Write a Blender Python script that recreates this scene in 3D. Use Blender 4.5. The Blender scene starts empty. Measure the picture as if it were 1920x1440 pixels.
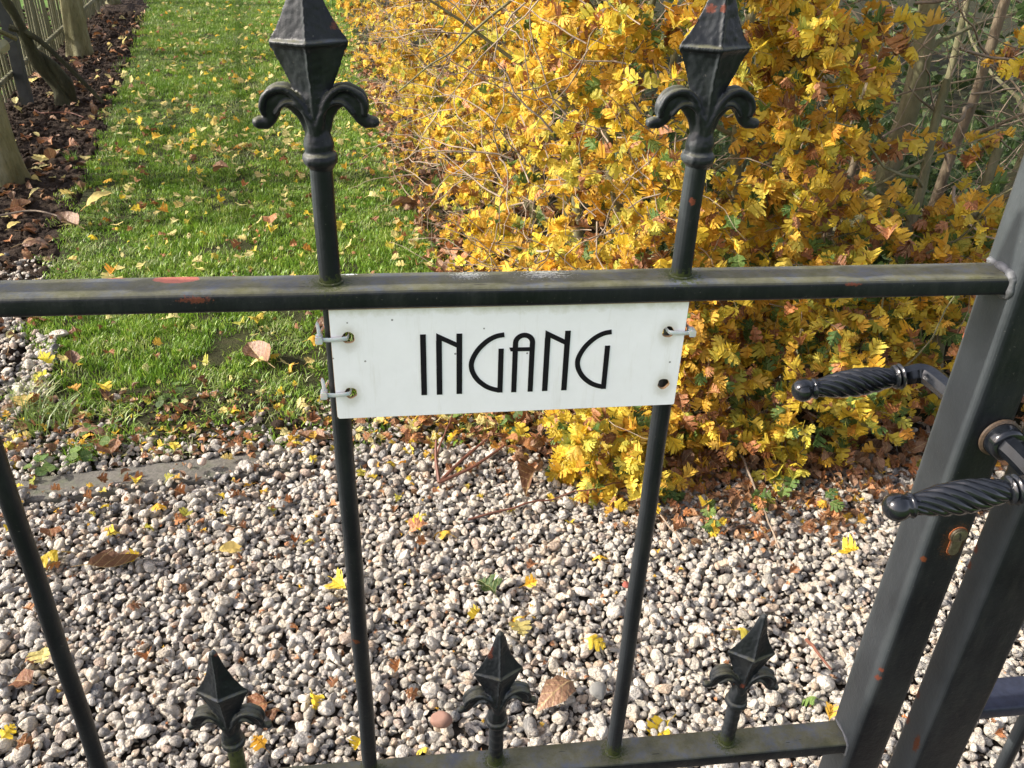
import bpy, bmesh, math, random
import numpy as np
from mathutils import Vector, Matrix, Euler, noise
random.seed(11); RNG = np.random.default_rng(11)
R = math.radians
sc = bpy.context.scene
col = sc.collection

# ------------------------------------------------------------------ camera, sky, sun, exposure
cam_d = bpy.data.cameras.new('camera'); cam = bpy.data.objects.new('camera', cam_d); col.objects.link(cam)
cam_d.sensor_width = 36; cam_d.lens = 30.103; cam_d.clip_start = 0.02; cam_d.clip_end = 300
Rm = Matrix(((0.992312, 0.033499, -0.119143), (-0.119647, 0.505856, -0.85428), (0.031652, 0.861967, 0.505975))).to_4x4()
CAM = Vector((-0.04533, -0.60552, 1.30398))
cam.matrix_world = Matrix.Translation(CAM) @ Rm
sc.camera = cam
SUN_EL, SUN_AZ = R(33), R(-90)          # azimuth clockwise from +Y
w = bpy.data.worlds.new('World'); sc.world = w; w.use_nodes = True
nt = w.node_tree; bg = nt.nodes['Background']
sky = nt.nodes.new('ShaderNodeTexSky'); sky.sky_type = 'NISHITA'; sky.sun_disc = False
sky.sun_elevation = SUN_EL; sky.sun_rotation = SUN_AZ % (2*math.pi); sky.dust_density = 3.0; sky.air_density = 1.0; sky.ozone_density = 0.7
hz = nt.nodes.new('ShaderNodeHueSaturation'); hz.inputs['Saturation'].default_value = .55; nt.links.new(sky.outputs[0], hz.inputs['Color'])
tn = nt.nodes.new('ShaderNodeMix'); tn.data_type = 'RGBA'; tn.blend_type = 'MULTIPLY'; tn.inputs[0].default_value = 1; tn.inputs[7].default_value = (1.02, .957, .985, 1)
nt.links.new(hz.outputs[0], tn.inputs[6]); nt.links.new(tn.outputs[2], bg.inputs[0]); bg.inputs[1].default_value = 0.15
sd = bpy.data.lights.new('sun', 'SUN'); so = bpy.data.objects.new('sun', sd); col.objects.link(so)
sd.energy = 3.35; sd.angle = R(1.2); sd.color = (1.0, 0.93, 0.82)
S = Vector((math.sin(SUN_AZ)*math.cos(SUN_EL), math.cos(SUN_AZ)*math.cos(SUN_EL), math.sin(SUN_EL)))
so.rotation_euler = S.to_track_quat('Z', 'Y').to_euler(); so.location = S*20
sc.view_settings.view_transform = 'Standard'; sc.view_settings.look = 'None'
sc.view_settings.exposure = 1.3; sc.view_settings.gamma = 1; sc.view_settings.use_curve_mapping = False
try:
    sc.cycles.max_bounces = 6; sc.cycles.diffuse_bounces = 3; sc.cycles.transmission_bounces = 3; sc.cycles.transparent_max_bounces = 4
    sc.cycles.sample_clamp_indirect = 6
except Exception: pass

# ------------------------------------------------------------------ node helpers
class NT:
    def __init__(s, name):
        s.m = bpy.data.materials.new(name); s.m.use_nodes = True; s.t = s.m.node_tree
        s.p = s.t.nodes['Principled BSDF']; s.out = s.t.nodes['Material Output']
    def n(s, ty, **kw):
        x = s.t.nodes.new(ty)
        for k, v in kw.items():
            if k.startswith('i_'):
                x.inputs[int(k[2:])].default_value = v
            else: setattr(x, k, v)
        return x
    def l(s, a, b): s.t.links.new(a, b); return s
    def noise(s, vec, scale, detail=3, rough=.55, off=None):
        x = s.n('ShaderNodeTexNoise'); x.inputs['Scale'].default_value = scale; x.inputs['Detail'].default_value = detail
        x.inputs['Roughness'].default_value = rough
        if vec is not None: s.l(vec, x.inputs['Vector'])
        return x.outputs['Fac']
    def ramp(s, fac, stops, mode='LINEAR'):
        x = s.n('ShaderNodeValToRGB'); e = x.color_ramp; e.interpolation = mode
        while len(e.elements) > 1: e.elements.remove(e.elements[-1])
        e.elements[0].position = stops[0][0]; e.elements[0].color = c4(stops[0][1])
        for p, c in stops[1:]:
            q = e.elements.new(p); q.color = c4(c)
        s.l(fac, x.inputs[0]); return x.outputs[0]
    def math(s, op, a, b=None, clamp=False):
        x = s.n('ShaderNodeMath', operation=op); x.use_clamp = clamp
        for i, v in enumerate((a, b)):
            if v is None: continue
            if isinstance(v, (int, float)): x.inputs[i].default_value = v
            else: s.l(v, x.inputs[i])
        return x.outputs[0]
    def vmath(s, op, a, b=None):
        x = s.n('ShaderNodeVectorMath', operation=op)
        for i, v in enumerate((a, b)):
            if v is None: continue
            if isinstance(v, (tuple, list)): x.inputs[i].default_value = v
            else: s.l(v, x.inputs[i])
        return x.outputs['Value'] if op == 'LENGTH' else x.outputs[0]
    def mix(s, fac, a, b, mode='MIX'):
        x = s.n('ShaderNodeMix', data_type='RGBA', blend_type=mode)
        for i, v in ((0, fac), (6, a), (7, b)):
            if isinstance(v, (int, float)): x.inputs[i].default_value = v
            elif isinstance(v, tuple): x.inputs[i].default_value = c4(v)
            else: s.l(v, x.inputs[i])
        return x.outputs[2]
    def bump(s, h, dist, strength=1.0, prev=None):
        x = s.n('ShaderNodeBump'); x.inputs['Distance'].default_value = dist; x.inputs['Strength'].default_value = strength
        s.l(h, x.inputs['Height'])
        if prev is not None: s.l(prev, x.inputs['Normal'])
        return x.outputs[0]
    def translucent(s, colr, fac, normal=None):
        t = s.n('ShaderNodeBsdfTranslucent'); s.l(colr, t.inputs[0])
        if normal is not None: s.l(normal, t.inputs['Normal'])
        m = s.n('ShaderNodeMixShader'); m.inputs[0].default_value = fac
        s.l(s.p.outputs[0], m.inputs[1]); s.l(t.outputs[0], m.inputs[2]); s.l(m.outputs[0], s.out.inputs[0])
def c4(c):
    if isinstance(c, (int, float)): c = (c, c, c)
    return (c[0], c[1], c[2], 1.0)
def setc(s, o): s.l(o, s.p.inputs['Base Color'])

# ------------------------------------------------------------------ mesh helpers
class MB:
    def __init__(s): s.v = []; s.f = []
    def add(s, vs, fs):
        o = len(s.v); s.v += [tuple(v) for v in vs]; s.f += [tuple(i+o for i in f) for f in fs]; return s
    def tube(s, pts, rad, n=8, caps=True, sq=1.0, up=None):
        pts = [Vector(p) for p in pts]; k = len(pts)
        if not hasattr(rad, '__len__'): rad = [rad]*k
        t0 = (pts[1]-pts[0]).normalized()
        a = Vector(up) if up else (Vector((0, 0, 1)) if abs(t0.z) < .9 else Vector((0, 1, 0)))
        nrm = (a - t0*a.dot(t0)).normalized(); vs = []; fs = []
        for i in range(k):
            t = (pts[min(i+1, k-1)]-pts[max(i-1, 0)])
            t = t.normalized() if t.length > 1e-9 else t0
            nrm = nrm - t*nrm.dot(t); nrm = nrm.normalized() if nrm.length > 1e-6 else t.orthogonal().normalized()
            b = t.cross(nrm)
            for j in range(n):
                an = 2*math.pi*j/n
                vs.append(pts[i] + (nrm*math.cos(an) + b*math.sin(an)*sq)*rad[i])
        for i in range(k-1):
            for j in range(n):
                j2 = (j+1) % n; fs.append((i*n+j, i*n+j2, (i+1)*n+j2, (i+1)*n+j))
        if caps and n > 2: fs.append(tuple(range(n))[::-1]); fs.append(tuple((k-1)*n+j for j in range(n)))
        return s.add(vs, fs)
    def lathe(s, prof, n=24, origin=(0, 0, 0), axis=(0, 0, 1)):
        ax = Vector(axis).normalized(); u = ax.orthogonal().normalized(); v = ax.cross(u); o = Vector(origin); vs = []; fs = []
        for r, h in prof:
            for j in range(n):
                a = 2*math.pi*j/n; vs.append(o + ax*h + (u*math.cos(a)+v*math.sin(a))*max(r, 1e-5))
        for i in range(len(prof)-1):
            for j in range(n): j2 = (j+1) % n; fs.append((i*n+j, i*n+j2, (i+1)*n+j2, (i+1)*n+j))
        fs.append(tuple(range(n))[::-1]); fs.append(tuple((len(prof)-1)*n+j for j in range(n)))
        return s.add(vs, fs)
    def section(s, prof, p0, p1, u, v, cuts=1, warp=0.0):
        p0 = Vector(p0); p1 = Vector(p1); u = Vector(u); v = Vector(v); n = len(prof); vs = []; fs = []
        for i in range(cuts+1):
            c = p0.lerp(p1, i/cuts)
            for a, b in prof:
                q = c + u*a + v*b
                if warp: q = q + (u*noise.noise(q*9) + v*noise.noise(q*9+Vector((5, 5, 5))))*warp
                vs.append(q)
        for i in range(cuts):
            for j in range(n): j2 = (j+1) % n; fs.append((i*n+j, i*n+j2, (i+1)*n+j2, (i+1)*n+j))
        fs.append(tuple(range(n))[::-1]); fs.append(tuple(cuts*n+j for j in range(n)))
        return s.add(vs, fs)
    def box(s, c, d):
        x, y, z = c; a, b, e = d[0]/2, d[1]/2, d[2]/2
        vs = [(x+i*a, y+j*b, z+k*e) for i in (-1, 1) for j in (-1, 1) for k in (-1, 1)]
        return s.add(vs, [(0, 1, 3, 2), (4, 6, 7, 5), (0, 4, 5, 1), (2, 3, 7, 6), (0, 2, 6, 4), (1, 5, 7, 3)])
    def mesh(s, name, mat, smooth=True, angle=40):
        me = bpy.data.meshes.new(name); me.from_pydata(s.v, [], s.f); me.materials.append(mat); fix(me, smooth, angle); return me
    def build(s, name, mat, parent=None, smooth=True, angle=40):
        return link(name, s.mesh(name, mat, smooth, angle), parent)
def fix(me, smooth=True, angle=40):
    bm = bmesh.new(); bm.from_mesh(me); bmesh.ops.recalc_face_normals(bm, faces=bm.faces); bm.to_mesh(me); bm.free()
    if smooth:
        me.shade_smooth()
        if angle: me.set_sharp_from_angle(angle=R(angle))
    me.update()
def link(name, me, parent=None):
    o = bpy.data.objects.new(name, me); col.objects.link(o)
    if parent: o.parent = parent
    return o
def empty(name, loc, label, cat, group=None):
    o = bpy.data.objects.new(name, None); col.objects.link(o); o.location = loc; o.empty_display_size = .1
    return tag(o, label, cat, group)
def tag(o, label=None, cat=None, group=None, kind=None):
    if label: o['label'] = label
    if cat: o['category'] = cat
    if group: o['group'] = group
    if kind: o['kind'] = kind
    return o
def rrect(w_, h_, r, k=4):
    out = []
    for cx, cy, a0 in ((w_/2-r, h_/2-r, 0), (-w_/2+r, h_/2-r, 90), (-w_/2+r, -h_/2+r, 180), (w_/2-r, -h_/2+r, 270)):
        for i in range(k+1):
            a = R(a0+90*i/k); out.append((cx+r*math.cos(a), cy+r*math.sin(a)))
    return out
def spline(pts, n):
    P = np.array(pts, float); k = len(P); ts = np.linspace(0, k-1, n); out = []
    for t in ts:
        i = min(int(t), k-2); f = t-i
        a, b, c, d = P[max(i-1, 0)], P[i], P[i+1], P[min(i+2, k-1)]
        out.append(.5*((2*b)+(c-a)*f+(2*a-5*b+4*c-d)*f*f+(3*b-a-3*c+d)*f**3))
    return np.array(out)
def remeshed(mb, name, mat, voxel, smooth=3):
    me = mb.mesh('tmp', mat); o = bpy.data.objects.new('tmp', me); col.objects.link(o)
    r = o.modifiers.new('r', 'REMESH'); r.mode = 'VOXEL'; r.voxel_size = voxel; r.use_smooth_shade = True
    s_ = o.modifiers.new('s', 'SMOOTH'); s_.iterations = smooth; s_.factor = .5
    dg = bpy.context.evaluated_depsgraph_get(); out = bpy.data.meshes.new_from_object(o.evaluated_get(dg)); out.name = name
    bpy.data.objects.remove(o); out.materials.clear(); out.materials.append(mat); out.shade_smooth(); return out

# scatter: one object whose geometry nodes instance the source meshes on stored points
src_cols = {}
def sources(key, meshes):
    c = bpy.data.collections.new(key)
    for i, me in enumerate(meshes):
        c.objects.link(bpy.data.objects.new('%s_%02d' % (key, i), me))
    src_cols[key] = c; return c
def scatter(name, P, ROT, SCL, IDX, key, parent=None):
    n = len(P); me = bpy.data.meshes.new(name); me.vertices.add(n)
    me.vertices.foreach_set('co', np.asarray(P, np.float32).ravel())
    for an, ty, arr in (('rot', 'FLOAT_VECTOR', ROT), ('scl', 'FLOAT_VECTOR', SCL)):
        a = me.attributes.new(an, ty, 'POINT'); a.data.foreach_set('vector', np.asarray(arr, np.float32).ravel())
    a = me.attributes.new('idx', 'INT', 'POINT'); a.data.foreach_set('value', np.asarray(IDX, np.int32))
    o = link(name, me, parent); tag(o, kind='stuff')
    g = bpy.data.node_groups.new('scatter_'+name, 'GeometryNodeTree')
    g.interface.new_socket('Geometry', in_out='INPUT', socket_type='NodeSocketGeometry')
    g.interface.new_socket('Geometry', in_out='OUTPUT', socket_type='NodeSocketGeometry')
    N = g.nodes.new; L = g.links.new
    gi, go, ip, ci = N('NodeGroupInput'), N('NodeGroupOutput'), N('GeometryNodeInstanceOnPoints'), N('GeometryNodeCollectionInfo')
    ci.inputs['Collection'].default_value = src_cols[key]; ci.inputs['Separate Children'].default_value = True; ci.inputs['Reset Children'].default_value = True
    ip.inputs['Pick Instance'].default_value = True
    def at(nm, ty):
        x = N('GeometryNodeInputNamedAttribute'); x.data_type = ty; x.inputs[0].default_value = nm; return x.outputs[0]
    e = N('FunctionNodeEulerToRotation')
    L(gi.outputs[0], ip.inputs['Points']); L(ci.outputs[0], ip.inputs['Instance']); L(at('idx', 'INT'), ip.inputs['Instance Index'])
    L(at('rot', 'FLOAT_VECTOR'), e.inputs[0]); L(e.outputs[0], ip.inputs['Rotation']); L(at('scl', 'FLOAT_VECTOR'), ip.inputs['Scale'])
    L(ip.outputs[0], go.inputs[0])
    md = o.modifiers.new('scatter', 'NODES'); md.node_group = g
    return o

# ------------------------------------------------------------------ materials
def mat_gate():
    s = NT('dark_gate_paint'); geo = s.n('ShaderNodeNewGeometry'); pos = geo.outputs['Position']
    n1 = s.noise(pos, 14, 5, .65); n2 = s.noise(pos, 90, 4, .7); n3 = s.noise(pos, 420, 2)
    base = s.ramp(n1, [(.3, (.0040, .0052, .0075)), (.7, (.0090, .0110, .0140))])
    gr = s.noise(s.vmath('MULTIPLY', pos, (1, 1, .22)), 55, 6, .75)
    base = s.mix(s.ramp(gr, [(.46, 0.0), (.75, .42)]), base, (.036, .039, .035))
    brush = s.noise(s.vmath('MULTIPLY', pos, (1, 1, .06)), 900, 3, .7)
    # dust and algae that settled on faces that look up
    sx = s.n('ShaderNodeSeparateXYZ'); s.l(geo.outputs['True Normal'], sx.inputs[0])
    upf = s.math('MULTIPLY', s.math('SUBTRACT', sx.outputs[2], .35), 1.9, True)
    amt = s.math('MULTIPLY', upf, s.ramp(s.noise(pos, 22, 5, .7), [(.30, .45), (.62, 1.0)]))
    alg = s.ramp(s.noise(pos, 26, 6, .8), [(.36, (.11, .125, .145)), (.50, (.13, .13, .085)), (.66, (.095, .095, .040))])
    c = s.mix(s.math('MULTIPLY', amt, .82), base, alg)
    # dust, with sunlight painted in: faces turned to the sun are paler (-x)
    lf = s.math('MULTIPLY', s.math('SUBTRACT', s.math('MULTIPLY', sx.outputs[0], -1), .35), 1.5, True)
    c = s.mix(s.math('MULTIPLY', lf, s.ramp(n1, [(.3, .45), (.7, .8)])), c, (.064, .075, .080))
    # hairline cracks that run along the old paint
    ck = s.noise(s.vmath('MULTIPLY', pos, (38, 420, 420)), 1, 3, .6)
    c = s.mix(s.math('MULTIPLY', s.ramp(ck, [(.69, 0.0), (.71, 1.0)]), upf), c, (.015, .014, .012))
    # scuffs and specks
    c = s.mix(s.math('MULTIPLY', s.ramp(n3, [(.70, 0.0), (.78, 1.0)]), .35), c, (.16, .15, .13))
    red = (.105, .030, .017); sal = (.33, .105, .07); wht = (.30, .31, .27); grn = (.040, .050, .014); rst = (.085, .026, .010)
    wob = s.noise(pos, 300, 6, .85); wob2 = s.noise(pos, 520, 3, .8)
    P = [((-.2154, .0096, 1.04), (.0155, .0080, .004), sal, .22, 1), ((-.2060, .0100, 1.04), (.0080, .0060, .004), sal, .22, 1), ((-.2255, .0100, 1.04), (.0070, .0050, .004), sal, .22, 1), ((-.2601, .0150, 1.04), (.008, .0025, .003), sal, .5, 1),
         ((-.1973, -.0174, 1.0352), (.012, .004, .0026), red, 1.3, 1), ((.307, -.0174, 1.0368), (.006, .004, .0015), red, 1.2, 1),
         ((.164, -.008, 1.2345), (.004, .01, .0040), red, .7, 1), ((.1715, -.008, 1.235), (.0024, .01, .0032), red, .7, 1),
         ((-.0857, -.008, 1.2205), (.003, .01, .0035), red, 1.2, 1), ((-.0865, -.008, 1.232), (.003, .01, .003), red, 1.2, 1),
         ((.1687, -.008, 1.1025), (.0026, .006, .0036), red, .7, 1), ((.0262, -.004, .637), (.0035, .02, .013), red, .9, 1),
         ((.3025, -.01, .560), (.0034, .01, .0034), red, .9, 1), ((.2952, -.01, .556), (.002, .01, .0026), red, .9, 1),
         ((-.2355, -.004, .656), (.004, .01, .003), red, .8, 1), ((-.1045, -.007, .6667), (.004, .006, .003), rst, 1.0, 1),
         ((.4462, -.0235, .5734), (.0040, .005, .0052), red, .8, 1), ((.4470, -.0235, .5860), (.0030, .004, .0032), red, .8, 1),
         ((.4495, -.0245, .7439), (.0035, .004, .0035), rst, .9, 1), ((.4452, .0235, .9679), (.004, .0045, .0068), (.75, .17, .07), .4, 1),
         ((.5325, .011, .5000), (.003, .006, .007), red, .7, 1), ((.5325, .011, .455), (.003, .006, .0075), red, .7, 1),
         ((.5325, .011, .722), (.003, .006, .0055), red, .7, 1), ((.5325, .011, .700), (.003, .006, .006), red, .7, 1),
         ((.5325, -.016, .445), (.003, .005, .014), rst, .8, 1),
         ((.062, .008, 1.04), (.013, .006, .003), wht, 2.6, 2), ((.0034, .007, 1.04), (.009, .005, .003), wht, 2.6, 2),
         ((-.0882, .0150, 1.04), (.005, .0028, .003), (.75, .8, .82), 1.5, 2),
         ((-.238, 0, .500), (.014, .016, .034), grn, 1.3, 1), ((-.100, 0, .460), (.014, .014, .016), grn, 1.5, 1), ((.036, 0, .460), (.014, .014, .016), grn, 1.5, 1),
         ((.1706, 0, .460), (.014, .014, .014), grn, 1.5, 1), ((.304, 0, .460), (.014, .014, .014), grn, 1.5, 1), ((-.1014, 0, 1.040), (.016, .016, .007), grn, 1.4, 1), ((.1706, 0, 1.040), (.016, .016, .007), grn, 1.4, 1),
         ((.4748, -.0245, .7655), (.0135, .003, .0215), (.05, .022, .010), .8, 2), ((.0167, -.006, .5499), (.012, .008, .006), rst, 1.6, 1)]
    for ctr, rad, cc, k, which in P:
        d = s.vmath('LENGTH', s.vmath('MULTIPLY', s.vmath('SUBTRACT', pos, ctr), tuple(1/r for r in rad)))
        d = s.math('ADD', d, s.math('MULTIPLY', s.math('SUBTRACT', wob if which == 1 else wob2, .5), k*3.4))
        c = s.mix(s.ramp(d, [(.80, .95), (.95, 0.0)]), c, cc)
    setc(s, c)
    s.l(s.math('ADD', s.ramp(n1, [(.3, .30), (.7, .52)]), s.math('MULTIPLY', amt, .25)), s.p.inputs['Roughness'])
    b = s.bump(n2, .0006, .5); b = s.bump(s.noise(pos, 260, 3), .0004, .6, b); b = s.bump(brush, .0003, .45, b); b = s.bump(s.noise(pos, 40, 3), .002, .35, b); s.l(b, s.p.inputs['Normal'])
    s.p.inputs['Specular IOR Level'].default_value = .25
    return s.m
def simple(name, colr, rough=.5, var=.15, scale=60, bump=0.0, spec=.5, metal=0, det=3):
    s = NT(name); tc = s.n('ShaderNodeTexCoord').outputs['Object']
    f = s.noise(tc, scale, det, .65); a = tuple(x*(1-var) for x in colr); b = tuple(x*(1+var) for x in colr)
    setc(s, s.ramp(f, [(.3, a), (.7, b)])); s.p.inputs['Roughness'].default_value = rough
    s.p.inputs['Specular IOR Level'].default_value = spec; s.p.inputs['Metallic'].default_value = metal
    if bump: s.l(s.bump(f, bump), s.p.inputs['Normal'])
    return s.m
def mat_lever():
    s = NT('glossy_lever_paint'); pos = s.n('ShaderNodeNewGeometry').outputs['Position']
    f = s.noise(pos, 120, 4, .6)
    setc(s, s.ramp(f, [(.3, (.004, .005, .007)), (.75, (.010, .012, .015))]))
    s.l(s.ramp(f, [(.3, .09), (.7, .20)]), s.p.inputs['Roughness'])
    s.p.inputs['Specular IOR Level'].default_value = .55; s.l(s.bump(f, .0003, .4), s.p.inputs['Normal']); return s.m
def mat_sign():
    s = NT('white_sign_board'); tc = s.n('ShaderNodeTexCoord').outputs['Object']
    f = s.noise(tc, 30, 5, .7)
    c = s.ramp(f, [(.3, (.87, .87, .865)), (.7, (.925, .925, .925))])
    stv = s.noise(s.vmath('MULTIPLY', tc, (1, 1, .10)), 160, 4, .7)
    c = s.mix(s.ramp(stv, [(.56, 0.0), (.78, .22)]), c, (.50, .47, .36))
    for hx, hz in ((-.1267, .0234), (-.1277, -.0257), (.1260, .0210), (.1280, -.0272)):
        dd = s.vmath('LENGTH', s.vmath('MULTIPLY', s.vmath('SUBTRACT', tc, (hx, 0, hz-.0012)), (1, 0, .75)))
        c = s.mix(s.ramp(s.math('ADD', dd, s.math('MULTIPLY', s.noise(tc, 200, 3), .004)), [(.0055, .6), (.0125, 0.0)]), c, (.40, .37, .27))
    v = s.n('ShaderNodeTexVoronoi'); v.inputs['Scale'].default_value = 85; s.l(tc, v.inputs['Vector'])
    wn = s.n('ShaderNodeSeparateColor'); s.l(v.outputs['Color'], wn.inputs[0])
    dot = s.math('MULTIPLY', s.math('LESS_THAN', v.outputs['Distance'], .075), s.math('LESS_THAN', wn.outputs[0], .26))
    c = s.mix(s.math('MULTIPLY', dot, .8), c, (.12, .11, .10))
    v2 = s.n('ShaderNodeTexVoronoi'); v2.inputs['Scale'].default_value = 190; s.l(tc, v2.inputs['Vector'])
    w2 = s.n('ShaderNodeSeparateColor'); s.l(v2.outputs['Color'], w2.inputs[0])
    dot2 = s.math('MULTIPLY', s.math('LESS_THAN', v2.outputs['Distance'], .08), s.math('LESS_THAN', w2.outputs[1], .05))
    c = s.mix(s.math('MULTIPLY', dot2, .45), c, (.25, .23, .2))
    sx = s.n('ShaderNodeSeparateXYZ'); s.l(tc, sx.inputs[0])
    edge = s.math('ADD', sx.outputs[2], s.math('MULTIPLY', s.noise(tc, 70, 4, .7), .016))
    c = s.mix(s.ramp(edge, [(.0, 0.0), (.5, 0.0)]), c, (.5, .48, .3))
    e2 = s.n('ShaderNodeMapRange'); e2.inputs[1].default_value = .0485; e2.inputs[2].default_value = .056; e2.inputs[3].default_value = 0; e2.inputs[4].default_value = .55
    s.l(edge, e2.inputs[0]); c = s.mix(e2.outputs[0], c, (.42, .40, .22))
    setc(s, c); s.p.inputs['Roughness'].default_value = .33; s.p.inputs['Specular IOR Level'].default_value = .5
    s.l(s.bump(f, .0003, .3), s.p.inputs['Normal']); return s.m
def mat_leaf(name, stops, brown=.30, trans=.50):
    s = NT(name); oi = s.n('ShaderNodeObjectInfo').outputs['Random']; tc = s.n('ShaderNodeTexCoord').outputs['Object']
    off = s.n('ShaderNodeCombineXYZ'); m100 = s.math('MULTIPLY', oi, 90.0)
    for i in range(3): s.l(m100, off.inputs[i])
    v = s.vmath('ADD', tc, off.outputs[0])
    c = s.ramp(oi, stops)
    blot = s.ramp(s.noise(v, 75, 4, .7), [(.50, 0.0), (.72, 1.0)])
    r2 = s.math('FRACT', s.math('MULTIPLY', oi, 37.7))
    c = s.mix(s.math('MULTIPLY', s.math('MULTIPLY', blot, r2), brown*1.5, True), c, (.20, .085, .022))
    hs = s.n('ShaderNodeHueSaturation'); s.l(c, hs.inputs['Color'])
    s.l(s.math('ADD', s.math('MULTIPLY', s.math('FRACT', s.math('MULTIPLY', oi, 13.3)), .5), .72), hs.inputs['Value']); c = hs.outputs[0]
    # midrib and side veins paler
    sx = s.n('ShaderNodeSeparateXYZ'); s.l(tc, sx.inputs[0])
    ax = s.math('ABSOLUTE', sx.outputs[0])
    ph = s.math('FRACT', s.math('MULTIPLY', s.math('SUBTRACT', sx.outputs[1], s.math('MULTIPLY', ax, .9)), 5.2))
    vein = s.math('MAXIMUM', s.math('LESS_THAN', ax, .018), s.math('LESS_THAN', s.math('ABSOLUTE', s.math('SUBTRACT', ph, .5)), .045))
    c = s.mix(s.math('MULTIPLY', vein, .22), c, (.75, .62, .28))
    setc(s, c); s.p.inputs['Roughness'].default_value = .5; s.p.inputs['Specular IOR Level'].default_value = .35
    b = s.bump(s.noise(v, 5, 3), .03, .35); s.l(b, s.p.inputs['Normal'])
    s.translucent(c, trans); return s.m
def mat_pebble():
    s = NT('pebble_stone'); oi = s.n('ShaderNodeObjectInfo').outputs['Random']; tc = s.n('ShaderNodeTexCoord').outputs['Object']
    off = s.n('ShaderNodeCombineXYZ'); m = s.math('MULTIPLY', oi, 70.0)
    for i in range(3): s.l(m, off.inputs[i])
    v = s.vmath('ADD', tc, off.outputs[0])
    c = s.ramp(oi, [(0, (.68, .63, .55)), (.17, (.48, .47, .455)), (.27, (.66, .59, .48)), (.38, (.42, .40, .375)), (.52, (.71, .68, .62)), (.62, (.47, .44, .39)),
                    (.70, (.52, .41, .31)), (.76, (.40, .31, .26)), (.80, (.33, .32, .31)), (.88, (.20, .20, .20)), (.94, (.58, .54, .46)), (.97, (.11, .12, .135)), (1, (.08, .085, .10))])
    n1 = s.noise(v, 1.6, 4, .6); n2 = s.noise(v, 6, 5, .75)
    c = s.mix(s.ramp(n1, [(.4, .0), (.75, .45)]), c, (.42, .36, .29))
    rr = s.math('FRACT', s.math('MULTIPLY', oi, 23.1))
    sp = s.math('MULTIPLY', s.ramp(n2, [(.54, 0.0), (.64, 1.0)]), s.ramp(rr, [(.25, .1), (.7, .85)]))
    c = s.mix(s.math('MULTIPLY', sp, .75), c, (.13, .115, .10))
    c = s.mix(s.ramp(s.noise(v, 3.1, 2), [(.62, 0.0), (.68, .35)]), c, (.78, .76, .72))
    c = s.mix(1.0, c, (.93, .915, .865), 'MULTIPLY')
    setc(s, c); s.l(s.ramp(n1, [(.3, .5), (.7, .75)]), s.p.inputs['Roughness']); s.p.inputs['Specular IOR Level'].default_value = .35
    b = s.bump(n2, .05, .5); b = s.bump(s.noise(v, 2.5, 3), .10, .45, b); s.l(b, s.p.inputs['Normal']); return s.m
def mat_grass(name, stops, trans=.35):
    s = NT(name); oi = s.n('ShaderNodeObjectInfo').outputs['Random']; tc = s.n('ShaderNodeTexCoord').outputs['Object']
    f = s.noise(tc, 55, 2); x = s.math('ADD', s.math('MULTIPLY', oi, .5), s.math('MULTIPLY', f, .5))
    c = s.ramp(x, stops); setc(s, c); s.p.inputs['Roughness'].default_value = .42; s.p.inputs['Specular IOR Level'].default_value = .4
    s.translucent(c, trans); return s.m
def mat_ground(name, a, b, c_, scale, bump, scale2=60):
    s = NT(name); pos = s.n('ShaderNodeNewGeometry').outputs['Position']
    f = s.noise(pos, scale, 6, .7); g = s.noise(pos, scale2, 5, .75)
    c = s.ramp(f, [(.3, a), (.55, b), (.75, c_)])
    c = s.mix(s.ramp(g, [(.45, 0.0), (.7, .6)]), c, tuple(x*.45 for x in a))
    setc(s, c); s.p.inputs['Roughness'].default_value = .95; s.p.inputs['Specular IOR Level'].default_value = .15
    s.l(s.bump(g, bump), s.p.inputs['Normal']); return s.m
def mat_bark(name, a, b, c_, sc1=9, stretch=.35):
    s = NT(name); pos = s.n('ShaderNodeNewGeometry').outputs['Position']
    v = s.vmath('MULTIPLY', pos, (1, 1, stretch)); f = s.noise(v, sc1, 6, .7); g = s.noise(v, sc1*7, 5, .75)
    c = s.ramp(f, [(.3, a), (.5, b), (.72, c_)]); c = s.mix(s.ramp(g, [(.5, 0.0), (.75, .6)]), c, tuple(x*.4 for x in a))
    setc(s, c); s.p.inputs['Roughness'].default_value = .85; s.p.inputs['Specular IOR Level'].default_value = .2
    b1 = s.bump(g, .006, .7); s.l(s.bump(f, .012, .5, b1), s.p.inputs['Normal']); return s.m
def mat_kerb():
    s = NT('weathered_concrete'); pos = s.n('ShaderNodeNewGeometry').outputs['Position']
    f = s.noise(pos, 8, 5, .7); v = s.n('ShaderNodeTexVoronoi'); v.inputs['Scale'].default_value = 210; s.l(pos, v.inputs['Vector'])
    c = s.ramp(f, [(.3, (.055, .050, .040)), (.7, (.105, .098, .080))])
    c = s.mix(.35, c, s.ramp(v.outputs['Color'], [(.1, (.09, .09, .08)), (.8, (.26, .245, .21))]))
    c = s.mix(s.ramp(s.noise(pos, 24, 4), [(.52, 0.0), (.68, .5)]), c, (.08, .10, .045))
    setc(s, c); s.p.inputs['Roughness'].default_value = .9; s.l(s.bump(s.noise(pos, 300, 4, .8), .003), s.p.inputs['Normal']); return s.m

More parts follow.
